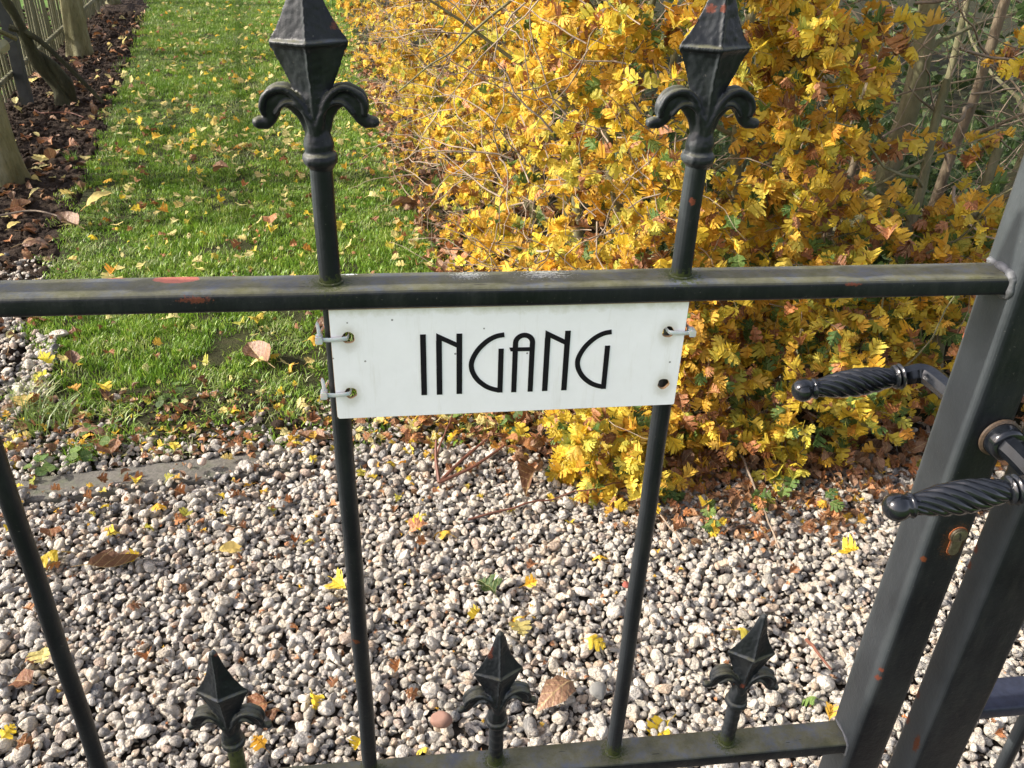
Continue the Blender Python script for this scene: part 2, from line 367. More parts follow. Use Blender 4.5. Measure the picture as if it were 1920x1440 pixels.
M_GATE = mat_gate(); M_LEVER = mat_lever(); M_SIGN = mat_sign()
M_INK = simple('black_vinyl', (.007, .006, .009), .6, .1, spec=.2)
M_TIE = simple('clear_nylon', (.50, .52, .50), .35, .05); M_TIE.node_tree.nodes['Principled BSDF'].inputs['Subsurface Weight'].default_value = .3
M_WELD = simple('grey_weld', (.075, .08, .085), .6, .45, 90, .0012, det=5); M_CHIP = simple('board_core', (.35, .22, .11), .8, .3)
M_STEEL = simple('nickel_lock', (.20, .175, .13), .42, .3, 250, metal=.9); M_SLOT = simple('keyway_dark', (.02, .018, .015), .6)
M_BRASS = simple('worn_brass_ring', (.055, .036, .022), .6, .4, 300, .0006)
M_GOLD = mat_leaf('leaf_gold', [(0, (.74, .43, .045)), (.3, (.82, .53, .06)), (.6, (.68, .37, .045)), (.8, (.74, .50, .08)), (1, (.60, .27, .04))])
M_YEL = mat_leaf('leaf_yellow', [(0, (.80, .60, .05)), (.35, (.74, .56, .06)), (.6, (.84, .66, .10)), (.85, (.55, .50, .07)), (1, (.42, .46, .08))], .3)
M_BRN = mat_leaf('leaf_russet', [(0, (.24, .095, .035)), (.3, (.36, .16, .06)), (.55, (.16, .065, .03)), (.8, (.42, .20, .10)), (1, (.36, .12, .03))], .6, .2)
M_GRN = mat_leaf('leaf_green', [(0, (.08, .17, .045)), (.5, (.16, .26, .06)), (1, (.06, .12, .035))], .12)
M_DRY = mat_leaf('dry_brown_leaf', [(0, (.13, .065, .036)), (.35, (.20, .11, .065)), (.6, (.27, .145, .07)), (.8, (.15, .08, .048)), (1, (.30, .18, .11))], .6, .12)
M_PALE = mat_leaf('pale_yellow_leaf', [(0, (.72, .62, .22)), (.5, (.78, .70, .32)), (1, (.68, .52, .16))], .15)
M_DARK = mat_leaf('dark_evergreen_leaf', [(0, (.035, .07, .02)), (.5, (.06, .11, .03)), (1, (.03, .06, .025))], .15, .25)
M_PEB = mat_pebble(); M_KERB = mat_kerb()
M_GR = mat_grass('lawn_grass', [(.2, (.075, .155, .012)), (.42, (.13, .255, .02)), (.58, (.20, .34, .03)), (.72, (.30, .41, .06)), (.84, (.44, .41, .16))])
M_GRS = mat_grass('pale_grass', [(.2, (.13, .20, .04)), (.5, (.26, .34, .10)), (.8, (.42, .44, .22))])
M_BARK = mat_bark('mossy_bark', (.085, .08, .035), (.17, .16, .08), (.29, .28, .18), 8)
M_OLD = mat_bark('old_dark_bark', (.022, .022, .012), (.045, .045, .024), (.08, .085, .045), 16)
M_STEM = mat_bark('hawthorn_bark', (.10, .10, .055), (.16, .155, .085), (.23, .21, .14), 14)
M_STEMB = mat_bark('ruddy_bark', (.12, .095, .065), (.18, .145, .10), (.26, .215, .15), 16)
M_TWIG = simple('twig_bark', (.22, .17, .12), .8, .45, 30)
M_TWIGR = simple('reddish_twig', (.12, .045, .025), .6, .35, 40)
M_FENCE = mat_bark('weathered_fence_wood', (.07, .07, .035), (.15, .145, .085), (.26, .25, .17), 12, .15)
M_SOIL = mat_ground('dark_garden_soil', (.032, .022, .016), (.062, .044, .031), (.12, .088, .062), 9, .03, 70)
M_SUB = mat_ground('gravel_bed', (.04, .033, .026), (.07, .058, .045), (.10, .085, .065), 20, .01)
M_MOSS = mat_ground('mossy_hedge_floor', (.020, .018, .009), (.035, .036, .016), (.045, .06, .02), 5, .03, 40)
M_TURF = mat_ground('lawn_turf', (.034, .032, .016), (.050, .058, .020), (.070, .058, .034), 9, .02, 90)
M_FIELD = mat_ground('far_grass', (.06, .12, .02), (.09, .17, .03), (.12, .18, .05), .7, .02, 14)

# ------------------------------------------------------------------ the setting
def xl_lawn(y): return -.86-.185*y
def xr_lawn(y): return .36-.105*y
def nz(x, y, s=1.0, o=0.0): return noise.noise(Vector((x*s+o, y*s-o, o)))
def sheet(name, xs_fn, ys, nx, zfn, mat, kind='structure'):
    vs = []; fs = []; ny = len(ys)
    for y in ys:
        a, b = xs_fn(y)
        for i in range(nx):
            x = a+(b-a)*i/(nx-1); vs.append((x, y, zfn(x, y)))
    for j in range(ny-1):
        for i in range(nx-1): fs.append((j*nx+i, j*nx+i+1, (j+1)*nx+i+1, (j+1)*nx+i))
    mb = MB(); mb.v = vs; mb.f = fs; o = mb.build(name, mat, angle=0); tag(o, kind=kind); return o
g = MB(); g.add([(-90, -60, -.05), (90, -60, -.05), (90, 150, -.05), (-90, 150, -.05)], [(0, 1, 2, 3)]); tag(g.build('ground', M_FIELD, smooth=False), kind='structure')
sheet('gravel_bed', lambda y: (-2.6, 3.6), np.linspace(-1.2, 1.45, 30), 60, lambda x, y: -.016+.002*nz(x, y, 3), M_SUB)
def zl(x, y):
    f = min(1, max(0, (y-1.22)/.2)); return -.018+.022*f+.010*nz(x, y, 2.2)+.004*nz(x, y, 9)
sheet('lawn', lambda y: (xl_lawn(y)-.01+.02*nz(y, 1, 4), xr_lawn(y)+.35), np.concatenate([np.linspace(1.26, 4, 60), np.linspace(4.2, 14, 60)]), 50, zl, M_TURF)
def zs(x, y):
    q = min(1, max(0, (x-(xl_lawn(y)-.04))/.06)); return -.004-.05*q+.030*nz(x, y, 2.5, 3)+.020*nz(x, y, 9, 4)+.010*nz(x, y, 30, 5)+.006*nz(x, y, 75, 6)
sheet('soil', lambda y: (-1.78-.15*y, xl_lawn(y)+.06), np.concatenate([np.linspace(1.3, 6, 260), np.linspace(6.05, 14, 120)]), 150, zs, M_SOIL)
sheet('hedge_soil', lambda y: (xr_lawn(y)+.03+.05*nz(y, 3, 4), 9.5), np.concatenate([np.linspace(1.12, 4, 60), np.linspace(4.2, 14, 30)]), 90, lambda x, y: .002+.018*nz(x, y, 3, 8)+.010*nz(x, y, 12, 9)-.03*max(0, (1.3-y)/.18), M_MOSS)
# kerb stone
KD = Vector((.67, .095, 0)).normalized(); KN = Vector((-KD.y, KD.x, 0))
KA = Vector((-.30, 1.262, 0)); KB = KA-KD*1.0; KC = KB-KD*.008; KE = KC-KD*1.0
kerb = bpy.data.objects.new('kerb', None); col.objects.link(kerb); tag(kerb, kind='structure')
for a, b in ((KA, KB), (KC, KE)):
    m = MB(); m.section(rrect(.10, .16, .006, 2), a+Vector((0, 0, -.075)), b+Vector((0, 0, -.075)), KN, (0, 0, 1), 30, .0022); m.build('kerb_stone', M_KERB, kerb)

# ------------------------------------------------------------------ the gate
gate = empty('iron_gate', (0, 0, 0), 'dark painted iron garden gate with spear topped bars and twisted lever handles', 'gate')
RT, R2, BX = 1.04, .457, [-.6478, -.3759, -.1014, .1706]
def rail(zt, x0, x1, name, y=0, h=.0165, d=.0348, parent=gate, cuts=60):
    m = MB(); m.section(rrect(d, h, .0042, 4), (x0, y, zt-h/2), (x1, y, zt-h/2), (0, 1, 0), (0, 0, 1), cuts, .0004)
    return m.build(name, M_GATE, parent)
rail(RT, -.868, .4462, 'rail'); rail(R2, -.868, .4462, 'rail', h=.0185); rail(.12, -.868, .4462, 'rail', h=.0185)
def stile(x, name, ztop, parent, wx=.0470, wy=.049, yc=0, z0=.03):
    m = MB(); m.section(rrect(wx, wy, .0085, 6), (x, yc, z0), (x, yc, ztop), (1, 0, 0), (0, 1, 0), 60, .0005)
    o = m.build(name, M_GATE, parent)
    c = MB(); c.lathe([(wx*.52, 0), (wx*.52, .006), (wx*.35, .014), (.004, .030)], 4, (x, yc, ztop), (0, 0, 1)); c.build('cap', M_GATE, o, smooth=False)
    return o
STX = .4448+.0235
stile(STX, 'stile', 1.38, gate); stile(-.893, 'stile', 1.38, gate)
def bar_mesh(z0, z1, r=.0080):
    m = MB(); k = 24; m.tube([(.0004*math.sin(i*1.3), .0004*math.cos(i*1.7), z0+(z1-z0)*i/k) for i in range(k+1)], r, 20); return m
def flat_tube(m, pts, rad, k):
    # tube whose section is flattened along y
    pts = [Vector(p) for p in pts]; n = 16; vs = []; fs = []
    for i, p in enumerate(pts):
        t = (pts[min(i+1, len(pts)-1)]-pts[max(i-1, 0)]).normalized(); a = Vector((-t.z, 0, t.x))
        for j in range(n):
            q = 2*math.pi*j/n; vs.append(p+a*math.cos(q)*rad[i]+Vector((0, math.sin(q)*rad[i]*k, 0)))
    for i in range(len(pts)-1):
        for j in range(n): j2 = (j+1) % n; fs.append((i*n+j, i*n+j2, (i+1)*n+j2, (i+1)*n+j))
    fs.append(tuple(range(n))[::-1]); fs.append(tuple((len(pts)-1)*n+j for j in range(n))); m.add(vs, fs)
def finial_mb():
    m = MB(); rings = []
    prof = [(-.006, .0080, .0080, 2), (-.004, .0082, .0082, 2), (.000, .0118, .0118, 2), (.0025, .0126, .0126, 2), (.0055, .0118, .0118, 2), (.0075, .0098, .0098, 2), (.012, .0108, .0102, 2), (.016, .0098, .0092, 2),
            (.021, .0082, .0078, 2), (.028, .0074, .0072, 1.9), (.036, .0085, .0075, 1.7), (.044, .0120, .0075, 1.5), (.050, .0140, .0080, 1.25), (.058, .0170, .0088, 1.12), (.067, .0208, .0100, 1.08), (.0735, .0238, .0112, 1.06),
            (.0765, .0258, .0125, 1.05), (.0795, .0262, .0128, 1.05), (.0820, .0244, .0118, 1.06), (.088, .0200, .0104, 1.08), (.096, .0155, .0088, 1.1), (.106, .0112, .0070, 1.15), (.117, .0077, .0055, 1.25), (.127, .0052, .0044, 1.5), (.133, .0036, .0034, 2), (.1352, .0012, .0012, 2)]
    n = 40; vs = []; fs = []
    for z, a, b, p in prof:
        p = p if p > 1.4 else p-.14
        for j in range(n):
            t = 2*math.pi*j/n; c, s_ = math.cos(t), math.sin(t); r = (abs(c)**p+abs(s_)**p)**(-1/p)
            vs.append((a*r*c, b*r*s_, z))
    for i in range(len(prof)-1):
        for j in range(n): j2 = (j+1) % n; fs.append((i*n+j, i*n+j2, (i+1)*n+j2, (i+1)*n+j))
    fs.append(tuple(range(n))[::-1]); fs.append(tuple((len(prof)-1)*n+j for j in range(n))); m.add(vs, fs)
    for s_ in (-1, 1):
        P = spline([(.003, 0, .014), (.0052, 0, .024), (.0085, 0, .034), (.0150, 0, .0422), (.0225, 0, .0440), (.0278, 0, .0395), (.0295, 0, .0330), (.0330, 0, .0280), (.0392, 0, .0272)], 36)
        rd = np.interp(np.linspace(0, 8, 36), range(9), [.0042, .0047, .0054, .0064, .0074, .0068, .0054, .0046, .0043])
        flat_tube(m, [(s_*p[0], 0, p[2]) for p in P], rd, .62); e = P[-1]
        m.lathe([(.0001, -.0042), (.003, -.003), (.0042, 0), (.003, .003), (.0001, .0042)], 12, (s_*e[0], 0, e[2]), (s_, 0, 0))
        for yy in (-.0052, .0052):
            Q = spline([(.0026, yy, .012), (.0036, yy*1.05, .026), (.0072, yy*1.1, .0390), (.0142, yy*1.05, .0480), (.0228, yy, .0502), (.0308, yy*.9, .0460), (.0342, yy*.8, .0390), (.0338, yy*.6, .0325)], 26)
            m.tube([(s_*p[0], p[1], p[2]) for p in Q], np.interp(np.linspace(0, 1, 26), [0, .3, .7, 1], [.0018, .0027, .0028, .0018]), 8)
            Q = spline([(.0010, yy*1.2, .014), (.0012, yy*1.3, .026), (.0060, yy*1.3, .0345), (.0130, yy*1.1, .0405), (.0200, yy, .0400), (.0262, yy*.9, .0330)], 20)
            m.tube([(s_*p[0], p[1], p[2]) for p in Q], np.linspace(.0020, .0012, 20), 8)
    for sy in (-1, 1):      # raised mid ridge and shoulder rim
        m.tube([(0, sy*(b-.0004), z) for z, a, b, p in prof[8:]], [.0013]*len(prof[8:]), 6)
        m.tube([(-.0252, 0, .0785), (0, sy*.0134, .0785), (.0252, 0, .0785)], [.0016]*3, 6)
    return m
FIN = remeshed(finial_mb(), 'finial', M_GATE, .0009, 2); FIN2 = FIN.copy()
for k, me_ in enumerate((FIN, FIN2)):
    nv = len(me_.vertices); co_ = np.empty(nv*3, np.float32); no_ = np.empty(nv*3, np.float32)
    me_.vertices.foreach_get('co', co_); me_.vertex_normals.foreach_get('vector', no_); co_ = co_.reshape(-1, 3); no_ = no_.reshape(-1, 3)
    d_ = np.array([.0007*noise.noise(Vector(c)*70+Vector((k*3.3, 0, 0)))+.0003*noise.noise(Vector(c)*260) for c in co_])
    sx_ = np.array([.0012*noise.noise(Vector((k*7, 0, float(c[2])*12))) for c in co_]); co_ = co_+no_*d_[:, None]; co_[:, 0] += sx_
    me_.vertices.foreach_set('co', co_.astype(np.float32).ravel()); me_.update()
bmesh_hi = bar_mesh(.12, 1.131).mesh('bar', M_GATE); bmesh_lo = bar_mesh(.452, .525).mesh('short_bar', M_GATE)
def bar(x, me, name, ztop, parent=gate, tilt=0, yaw=0):
    o = link(name, me, parent); o.location = (x, 0, 0)
    f = link('finial', FIN if (x > 0) == (ztop > 1) else FIN2, o); f.location = (0, 0, ztop); f.rotation_euler = (0, tilt, yaw); return o
for i, x in enumerate(BX): bar(x, bmesh_hi, 'bar', 1.131, tilt=(0, 0, R(-1.2), R(.8))[i], yaw=(0, R(4), R(-3), R(3))[i])
for i, x in enumerate((-.512, -.2385, .0360, .3035)): bar(x, bmesh_lo, 'short_bar', .524, tilt=(0, R(-1), 0, R(3))[i], yaw=(0, R(-5), R(4), R(-6))[i])
def lump(m, pts, r, seed):
    P = spline(pts, 22); m.tube(P, [r*(.85+.5*noise.noise(Vector(p)*160+Vector((seed, 0, 0)))) for p in P], 10); return m
def weld(zt, k, r=.0042, h=.0165):
    m = MB(); lump(m, [(.4450, .0170, zt+.001), (.4448, .005, zt+.0018), (.4446, -.010, zt+.0010), (.4440, -.0175, zt-.003)], r, k)
    lump(m, [(.4440, -.0175, zt-.002), (.4442, -.0182, zt-h*.6), (.4445, -.0172, zt-h-.001), (.4450, -.008, zt-h-.002)], r*.7, k+3)
    return remeshed(m, 'weld', M_WELD, .0009, 2)
link('weld', weld(RT, 1, .0046), gate); link('weld', weld(R2, 7, .0024, .0185), gate)
for i, x in enumerate(BX):
    for zt in (RT, R2):
        if i in (1, 2, 3):
            m = MB(); pts = [(x+.0084*math.cos(a), .0084*math.sin(a), zt+.0005) for a in np.linspace(0, 2*math.pi, 24)]
            m.tube(pts, [.0013+.0006*noise.noise(Vector(p)*300) for p in pts], 6); m.build('weld', M_GATE, gate)
for x in (-.2385, .0360, .3035):
    m = MB(); pts = [(x+.0084*math.cos(a), .0084*math.sin(a), R2+.0005) for a in np.linspace(0, 2*math.pi, 24)]
    m.tube(pts, [.0013+.0006*noise.noise(Vector(p)*300) for p in pts], 6); m.build('weld', M_GATE, gate)
# door handles (lever pair)
def handle(sy):
    h = bpy.data.objects.new('door_handle', None); col.objects.link(h); h.parent = gate; h.location = (.478, 0, .888)
    F = sy*.0245                                                  # face of the stile
    ring = MB(); ring.lathe([(.0175, 0), (.0190, .0012), (.0188, .0030), (.0165, .0042), (.0160, .0036)], 40, (0, F, 0), (0, sy, 0)); ring.build('collar_ring', M_BRASS, h)
    hub = MB(); hub.lathe([(.0160, .002), (.0162, .012), (.0154, .0155), (.0135, .0170), (.0115, .0172)], 36, (0, F, 0), (0, sy, 0)); hub.build('hub', M_LEVER, h)
    k = Vector((-math.cos(R(7)), 0, -math.sin(R(7))))             # direction of the grip
    Y = sy*.094
    P = spline([(0, F+sy*.014, 0), (0, F+sy*.034, 0), (-.002, Y-sy*.008, -.001), (-.010, Y, -.002), tuple(Vector((0, Y, -.001))+k*.022), tuple(Vector((0, Y, -.001))+k*.030)], 26)
    nk = MB(); nk.tube(P, np.interp(np.linspace(0, 1, 26), [0, .2, .6, 1], [.0112, .0108, .0110, .0096]), 8, up=(0, 0, 1)); nk.build('neck', M_LEVER, h, angle=25)
    o = Vector((0, Y, -.001))+k*.027; G = .104
    cl = MB(); cl.lathe([(.0090, -.001), (.0122, .0005), (.0134, .0024), (.0122, .0042), (.0098, .0050), (.0112, .0058), (.0126, .0074), (.0112, .0092), (.0088, .0100)], 40, o, k); cl.build('collar', M_LEVER, h, angle=60)
    # twisted grip
    u = Vector((0, 0, 1)); u = (u-k*u.dot(k)).normalized(); v = k.cross(u); n, m_ = 120, 100; vs = []; fs = []
    L = G-.022; o2 = o+k*.0095
    for i in range(m_+1):
        t = i/m_; Rr = np.interp(t, [0, .06, .2, .45, .7, .9, 1], [.0088, .0104, .0130, .0150, .0134, .0100, .0082])
        for j in range(n):
            a = 2*math.pi*j/n; ph = 4.0*(a - 5.2*t) ; rdg = 1-abs(math.sin(ph))**2.5
            s_ = abs(math.sin(ph)); env = min(1, t/.06, (1-t)/.06)
            r = Rr*(1-.24*env*(1-s_**.5)); vs.append(o2+k*(L*t)+(u*math.cos(a)+v*math.sin(a))*r)
    for i in range(m_):
        for j in range(n): j2 = (j+1) % n; fs.append((i*n+j, i*n+j2, (i+1)*n+j2, (i+1)*n+j))
    gp = MB(); gp.add(vs, fs); gp.build('grip', M_LEVER, h, angle=60)
    kb = MB(); o3 = o2+k*L
    kb.lathe([(.0082, -.0015), (.0106, -.0005), (.0110, .0008), (.0100, .0020), (.0095, .0026)]+[(.0116*math.sin(q)+.0002, .0118-.0116*math.cos(q)) for q in np.linspace(.95, math.pi, 14)], 40, o3, k); kb.build('knob', M_LEVER, h, angle=60)
handle(-1); handle(1)
# lock cylinder
lc = bpy.data.objects.new('lock_cylinder', None); col.objects.link(lc); lc.parent = gate; lc.location = (.4752, -.0245, .7745)
def euro(r1, r2, zb, grow=0):
    pts = []
    a0 = math.asin((r2)/r1)
    for a in np.linspace(-math.pi/2+a0, 3*math.pi/2-a0, 28): pts.append((r1*math.cos(a), r1*math.sin(a)))
    for a in np.linspace(math.pi, 2*math.pi, 12): pts.append((r2*math.cos(a), zb+r2*math.sin(a)))
    return pts
m = MB(); m.section(euro(.0094, .0060, -.0195), (0, -.0002, 0), (0, -.0009, 0), (1, 0, 0), (0, 0, 1)); m.build('rust_rim', simple('rust', (.21, .06, .015), .9, .5, 300, .001), lc, smooth=False)
m = MB(); m.section(euro(.0082, .0048, -.0190), (0, -.0010, 0), (0, -.0030, 0), (1, 0, 0), (0, 0, 1)); cy = m.build('cylinder_face', M_STEEL, lc, smooth=False)
m = MB(); m.lathe([(.0066, 0), (.0066, .0008), (.0060, .0010)], 32, (0, -.0030, 0), (0, -1, 0)); m.build('plug', M_STEEL, lc, angle=30)
m = MB(); m.section([(-.0008, -.0046), (.0008, -.0046), (.0004, -.001), (.0014, .001), (.0006, .0046), (-.0010, .0046), (-.0002, .001), (-.0012, -.001)], (0, -.0041, 0), (0, -.0043, 0), (1, 0, .35), (-.35, 0, 1)); m.build('keyway', M_SLOT, lc, smooth=False)

# gate post and the fence beyond it
post = empty('gate_post', (.5637, -.0045, 0), 'thick black square gate post right of the stile with rusty chips', 'post')
m = MB(); m.section(rrect(.063, .040, .0075, 6), (0, 0, -.05), (0, 0, 1.42), (1, 0, 0), (0, 1, 0), 60, .0006); m.build('shaft', M_GATE, post)
m = MB(); m.lathe([(.046, 0), (.046, .008), (.03, .020), (.004, .035)], 4, (0, 0, 1.42), (0, 0, 1)); m.build('cap', M_GATE, post, smooth=False)
M_BLUE = simple('blue_black_paint', (.020, .024, .040), .42, .25, 120, .0004, spec=.35)
pan = empty('fence_panel', (.60, .03, 0), 'blue black iron fence panel beyond the gate post at the lower right', 'fence')
m = MB(); m.section(rrect(.046, .019, .004, 3), (-.008, 0, .455), (1.6, 0, .455), (0, 1, 0), (0, 0, 1), 40, .0004); m.build('rail', M_BLUE, pan)
m = MB(); m.section(rrect(.046, .019, .004, 3), (-.008, 0, 1.03), (1.6, 0, 1.03), (0, 1, 0), (0, 0, 1), 40, .0004); m.build('rail', M_GATE, pan)
bmf = bar_mesh(0, 1.13, .0085).mesh('bar', M_GATE)
for i in range(6):
    x = .118+.272*i; b = link('bar', bmf, pan); b.location = (x, 0, 0); f = link('finial', FIN, b); f.location = (0, 0, 1.13)
m = MB(); m.section(rrect(.05, .05, .006, 4), (1.62, 0, -.05), (1.62, 0, 1.3), (1, 0, 0), (0, 1, 0)); m.build('end_post', M_GATE, pan)
hp = empty('hinge_post', (-.978, 0, 0), 'black square hinge post at the far left of the gate', 'post')
m = MB(); m.section(rrect(.08, .08, .008, 4), (0, 0, -.05), (0, 0, 1.42), (1, 0, 0), (0, 1, 0)); m.build('shaft', M_GATE, hp)
for z in (.25, 1.15):
    m = MB(); m.lathe([(.009, 0), (.009, .07)], 16, (.050, 0, z), (0, 0, 1)); m.box((.050, 0, z+.035), (.035, .012, .03)); m.build('hinge', M_GATE, hp)

# ------------------------------------------------------------------ the sign
sign = empty('sign', (.0362, -.0100, .9755), 'white rectangular board reading INGANG in thin black capitals hung below the top rail', 'sign')
bm = bmesh.new(); W, H, T = .2798, .0950, .003
b = MB(); b.section([(x, z) for x, z in [(-.1384, -.0499), (-.1399, -.048), (-.1399, .0475), (.1399, .0475), (.1399, -.0470), (.1392, -.0481)]], (0, 0, 0), (0, -T, 0), (1, 0, 0), (0, 0, 1))
bo = b.build('tmpboard', M_SIGN, smooth=False); bo.data.materials.append(M_CHIP)
HOLES = [(-.0905, .9989), (-.0915, .9498), (.1622, .9965), (.1642, .9483)]
cutter = MB()
for hx, hz in HOLES:
    pr = [(.0046*math.cos(a)*(1+.07*math.sin(5*a+hx*90)), .0046*math.sin(a)*(1+.07*math.sin(3*a+hz*60))) for a in np.linspace(0, 2*math.pi, 22, endpoint=False)]
    cutter.section([(a+hx-.0362, c+hz-.9755) for a, c in pr], (0, .01, 0), (0, -.015, 0), (1, 0, 0), (0, 0, 1))
co = cutter.build('tmpcut', M_CHIP, smooth=False)
md = bo.modifiers.new('b', 'BOOLEAN'); md.object = co; md.operation = 'DIFFERENCE'; md.solver = 'EXACT'
bv = bo.modifiers.new('v', 'BEVEL'); bv.width = .0004; bv.segments = 1; bv.limit_method = 'ANGLE'
me = bpy.data.meshes.new_from_object(bo.evaluated_get(bpy.context.evaluated_depsgraph_get())); me.name = 'board'
me.materials.clear(); me.materials.append(M_SIGN); me.materials.append(M_CHIP)
for p in me.polygons: p.material_index = 0 if p.normal.y < -.9 else 1
bpy.data.objects.remove(bo); bpy.data.objects.remove(co)
link('board', me, sign)
def ribbon(pts, width, mb):
    P = [Vector((p[0], 0, p[1])) for p in pts]; L_, R_ = [], []
    for i, p in enumerate(P):
        t = (P[min(i+1, len(P)-1)]-P[max(i-1, 0)]).normalized(); n = Vector((-t.z, 0, t.x)); wd = width if not hasattr(width, '__len__') else width[i]
        L_.append(p+n*wd/2); R_.append(p-n*wd/2)
    for i in range(len(P)-1): mb.add([L_[i], L_[i+1], R_[i+1], R_[i]], [(0, 1, 2, 3)])
    return mb
def poly(mb, pts): mb.add([(p[0], -.00012, p[1]) for p in pts], [tuple(range(len(pts)))])
def letter(mb):
    me = bpy.data.meshes.new('letter')
    k = len(mb.v); vs = [(v[0], -.0034+v[1], v[2]) for v in mb.v]
    me.from_pydata(vs, [], mb.f); me.materials.append(M_INK)
    o = link('letter', me, sign)
    bmm = bmesh.new(); bmm.from_mesh(me)
    for f in bmm.faces:
        f.normal_update()
        if f.normal.y > 0: f.normal_flip()
    bmm.to_mesh(me); bmm.free(); sl = o.modifiers.new('s', 'SOLIDIFY'); sl.thickness = .0003; sl.offset = -1
    return o
SW = .0045
l = MB(); ribbon([(-.0698, .0248), (-.0698, -.0299)], SW, l); letter(l)
def letN(dx):
    l = MB(); ribbon([(-.0575+dx, .0190), (-.0575+dx, -.0300)], SW, l); ribbon([(-.0416+dx, .0247), (-.0416+dx, -.0299)], SW, l)
    poly(l, [(-.0596+dx, .0256), (-.0437+dx, .0170), (-.0437+dx, .0126), (-.0554+dx, .0190), (-.0596+dx, .0190)]); return l
def letG(dx):
    l = MB(); A = spline([(-.0064, .0227), (-.0132, .0213), (-.0202, .0171), (-.0266, .0103), (-.0308, .0025), (-.0321, -.0040), (-.0306, -.0110), (-.0264, -.0180), (-.0200, -.0237), (-.0140, -.0266), (-.0088, -.0279)], 50)
    ribbon([(p[0]+dx, p[1]) for p in A],   .0041, l); mb2 = len(l.v); ribbon([(-.0086+dx, .0104), (-.0086+dx, -.0299)], .0042, l)
    l.v[mb2:] = [(v[0], -.00006, v[2]) for v in l.v[mb2:]]
    poly(l, [(-.0090+dx, -.0262), (-.0067+dx, -.0299), (-.0088+dx, -.0298)]); return l
def letA():
    l = MB(); A = [(.0027, -.0301), (.0027, .0150)]+[(.00945-.00675*math.cos(a), .0150+.0068*math.sin(a)) for a in np.linspace(.15, math.pi-.15, 20)]+[(.0162, .0150), (.0162, -.0301)]
    ribbon(A, .0042, l); poly(l, [(-.0022, .0112), (.0162, .0110), (.0162, .0076), (-.0010, .0078)]); return l
letter(letN(0)); letter(letG(0)); letter(letA()); letter(letN(.0857)); letter(letG(.0858))
# ties
def tie(hx, hz, bx, side, label):
    t = empty('cable_tie', (bx, 0, hz), label, 'cable tie', 'cable ties holding the sign')
    hx -= bx; yf = -.0150; e = side*.0108
    P = spline([(hx, -.004, 0), (hx+side*.0005, -.0125, 0), (hx+side*.0035, yf, .0002), (hx+(e-hx)*.6, yf-.0003, -.0003), (e*.98, -.0128, -.0005), (e, -.004, -.0005), (e*.75, .0075, 0), (0, .0098, 0), (-side*.0075, .0065, 0), (hx*.92, -.002, 0), (hx, -.0075, 0)], 44)
    m = MB(); m.tube(P, .0018, 8, sq=.38, up=(0, 0, 1)); m.build('strap', M_TIE, t)
    m = MB(); m.section(rrect(.0054, .0058, .0012, 3), (e*1.02, -.0165, -.0005), (e*1.02, -.0090, -.0005), (1, 0, 0), (0, 0, 1)); m.build('head', M_TIE, t)
    m = MB(); Q = spline([(e*1.02, -.013, .002), (e*1.0, -.0125, .006), (e*1.06, -.011, .010), (e*1.1, -.010, .0130)], 10); m.tube(Q, [.0014]*7+[.0012, .0008, .0004], 6, sq=.35, up=(1, 0, 0))
    if side < 0: m.build('tail', M_TIE, t)
tie(-.0905, .9989, -.1014, -1, 'white cable tie through the upper left hole of the sign')
tie(-.0915, .9498, -.1014, -1, 'white cable tie through the lower left hole of the sign')
tie(.1622, .9965, .1706, 1, 'white cable tie through the upper right hole of the sign')

# ------------------------------------------------------------------ leaf meshes
def leaf_mesh(name, mat, lob, fold, curl, twist=0, seed=0):
    rd = random.Random(seed); half = []
    if lob == 'haw':
        base = [(.00, .0), (.06, .15), (.15, .23), (.38, .27), (.50, .37), (.45, .45), (.47, .53), (.24, .50), (.14, .53), (.34, .61), (.46, .70), (.37, .75), (.36, .82), (.13, .74), (.14, .82), (.25, .92), (.16, .94), (.09, .92), (.06, 1.0), (.0, 1.03)]
    elif lob == 'oval':
        base = [(.0, .0), (.14, .08), (.25, .2), (.31, .35), (.325, .5), (.30, .65), (.23, .8), (.12, .93), (.0, 1.02)]
    elif lob == 'round':
        base = [(.0, .0), (.25, .04), (.45, .2), (.52, .45), (.46, .7), (.28, .9), (.0, 1.0)]
    sx = 1+rd.uniform(-.12, .12)
    half = [(x*sx*(1+rd.uniform(-.1, .1)), y+rd.uniform(-.015, .015) if 0 < x else y) for x, y in base]
    n = len(half); mb = MB()
    def dz(x, y):
        ruf = (.07*math.sin(y*17+seed)+.04*math.sin(y*41+seed*2))*abs(x)*2 if lob == 'oval' else .035*math.sin(y*11+x*9+seed)
        return fold*abs(x)*1.0 - curl*(y-.3)**2 + twist*x*y + ruf
    for sgn in (-1, 1):
        vs = []; fs = []; hs = [(x*(1+rd.uniform(-.08, .08)), y) for x, y in half]
        for x, y in hs: vs += [(0, y*.97 if x else y, dz(0, y)), (sgn*x, y, dz(x*1.0, y))]
        if lob in ('oval', 'round'):
            vs = []
            for x, y in hs: vs += [(0, y, dz(0, y)), (sgn*x*.5, y, dz(x*.5, y)), (sgn*x, y, dz(x, y)+.02*math.sin(y*31+seed))]
            for i in range(n-1):
                for j in (0, 1): fs.append((i*3+j, i*3+j+1, (i+1)*3+j+1, (i+1)*3+j))
        else:
            for i in range(n-1): fs.append((i*2, i*2+1, (i+1)*2+1, (i+1)*2))
        mb.add(vs, fs)
    # petiole
    mb.tube([(0, .03, dz(0, .03)), (0, -.12, dz(0, .03)-.02), (0.02, -.30, dz(0, .03)-.06)], .012, 3, False)
    me = mb.mesh(name, mat, True, 0)
    return me
HAWS = []   # four colours, three curled shapes each
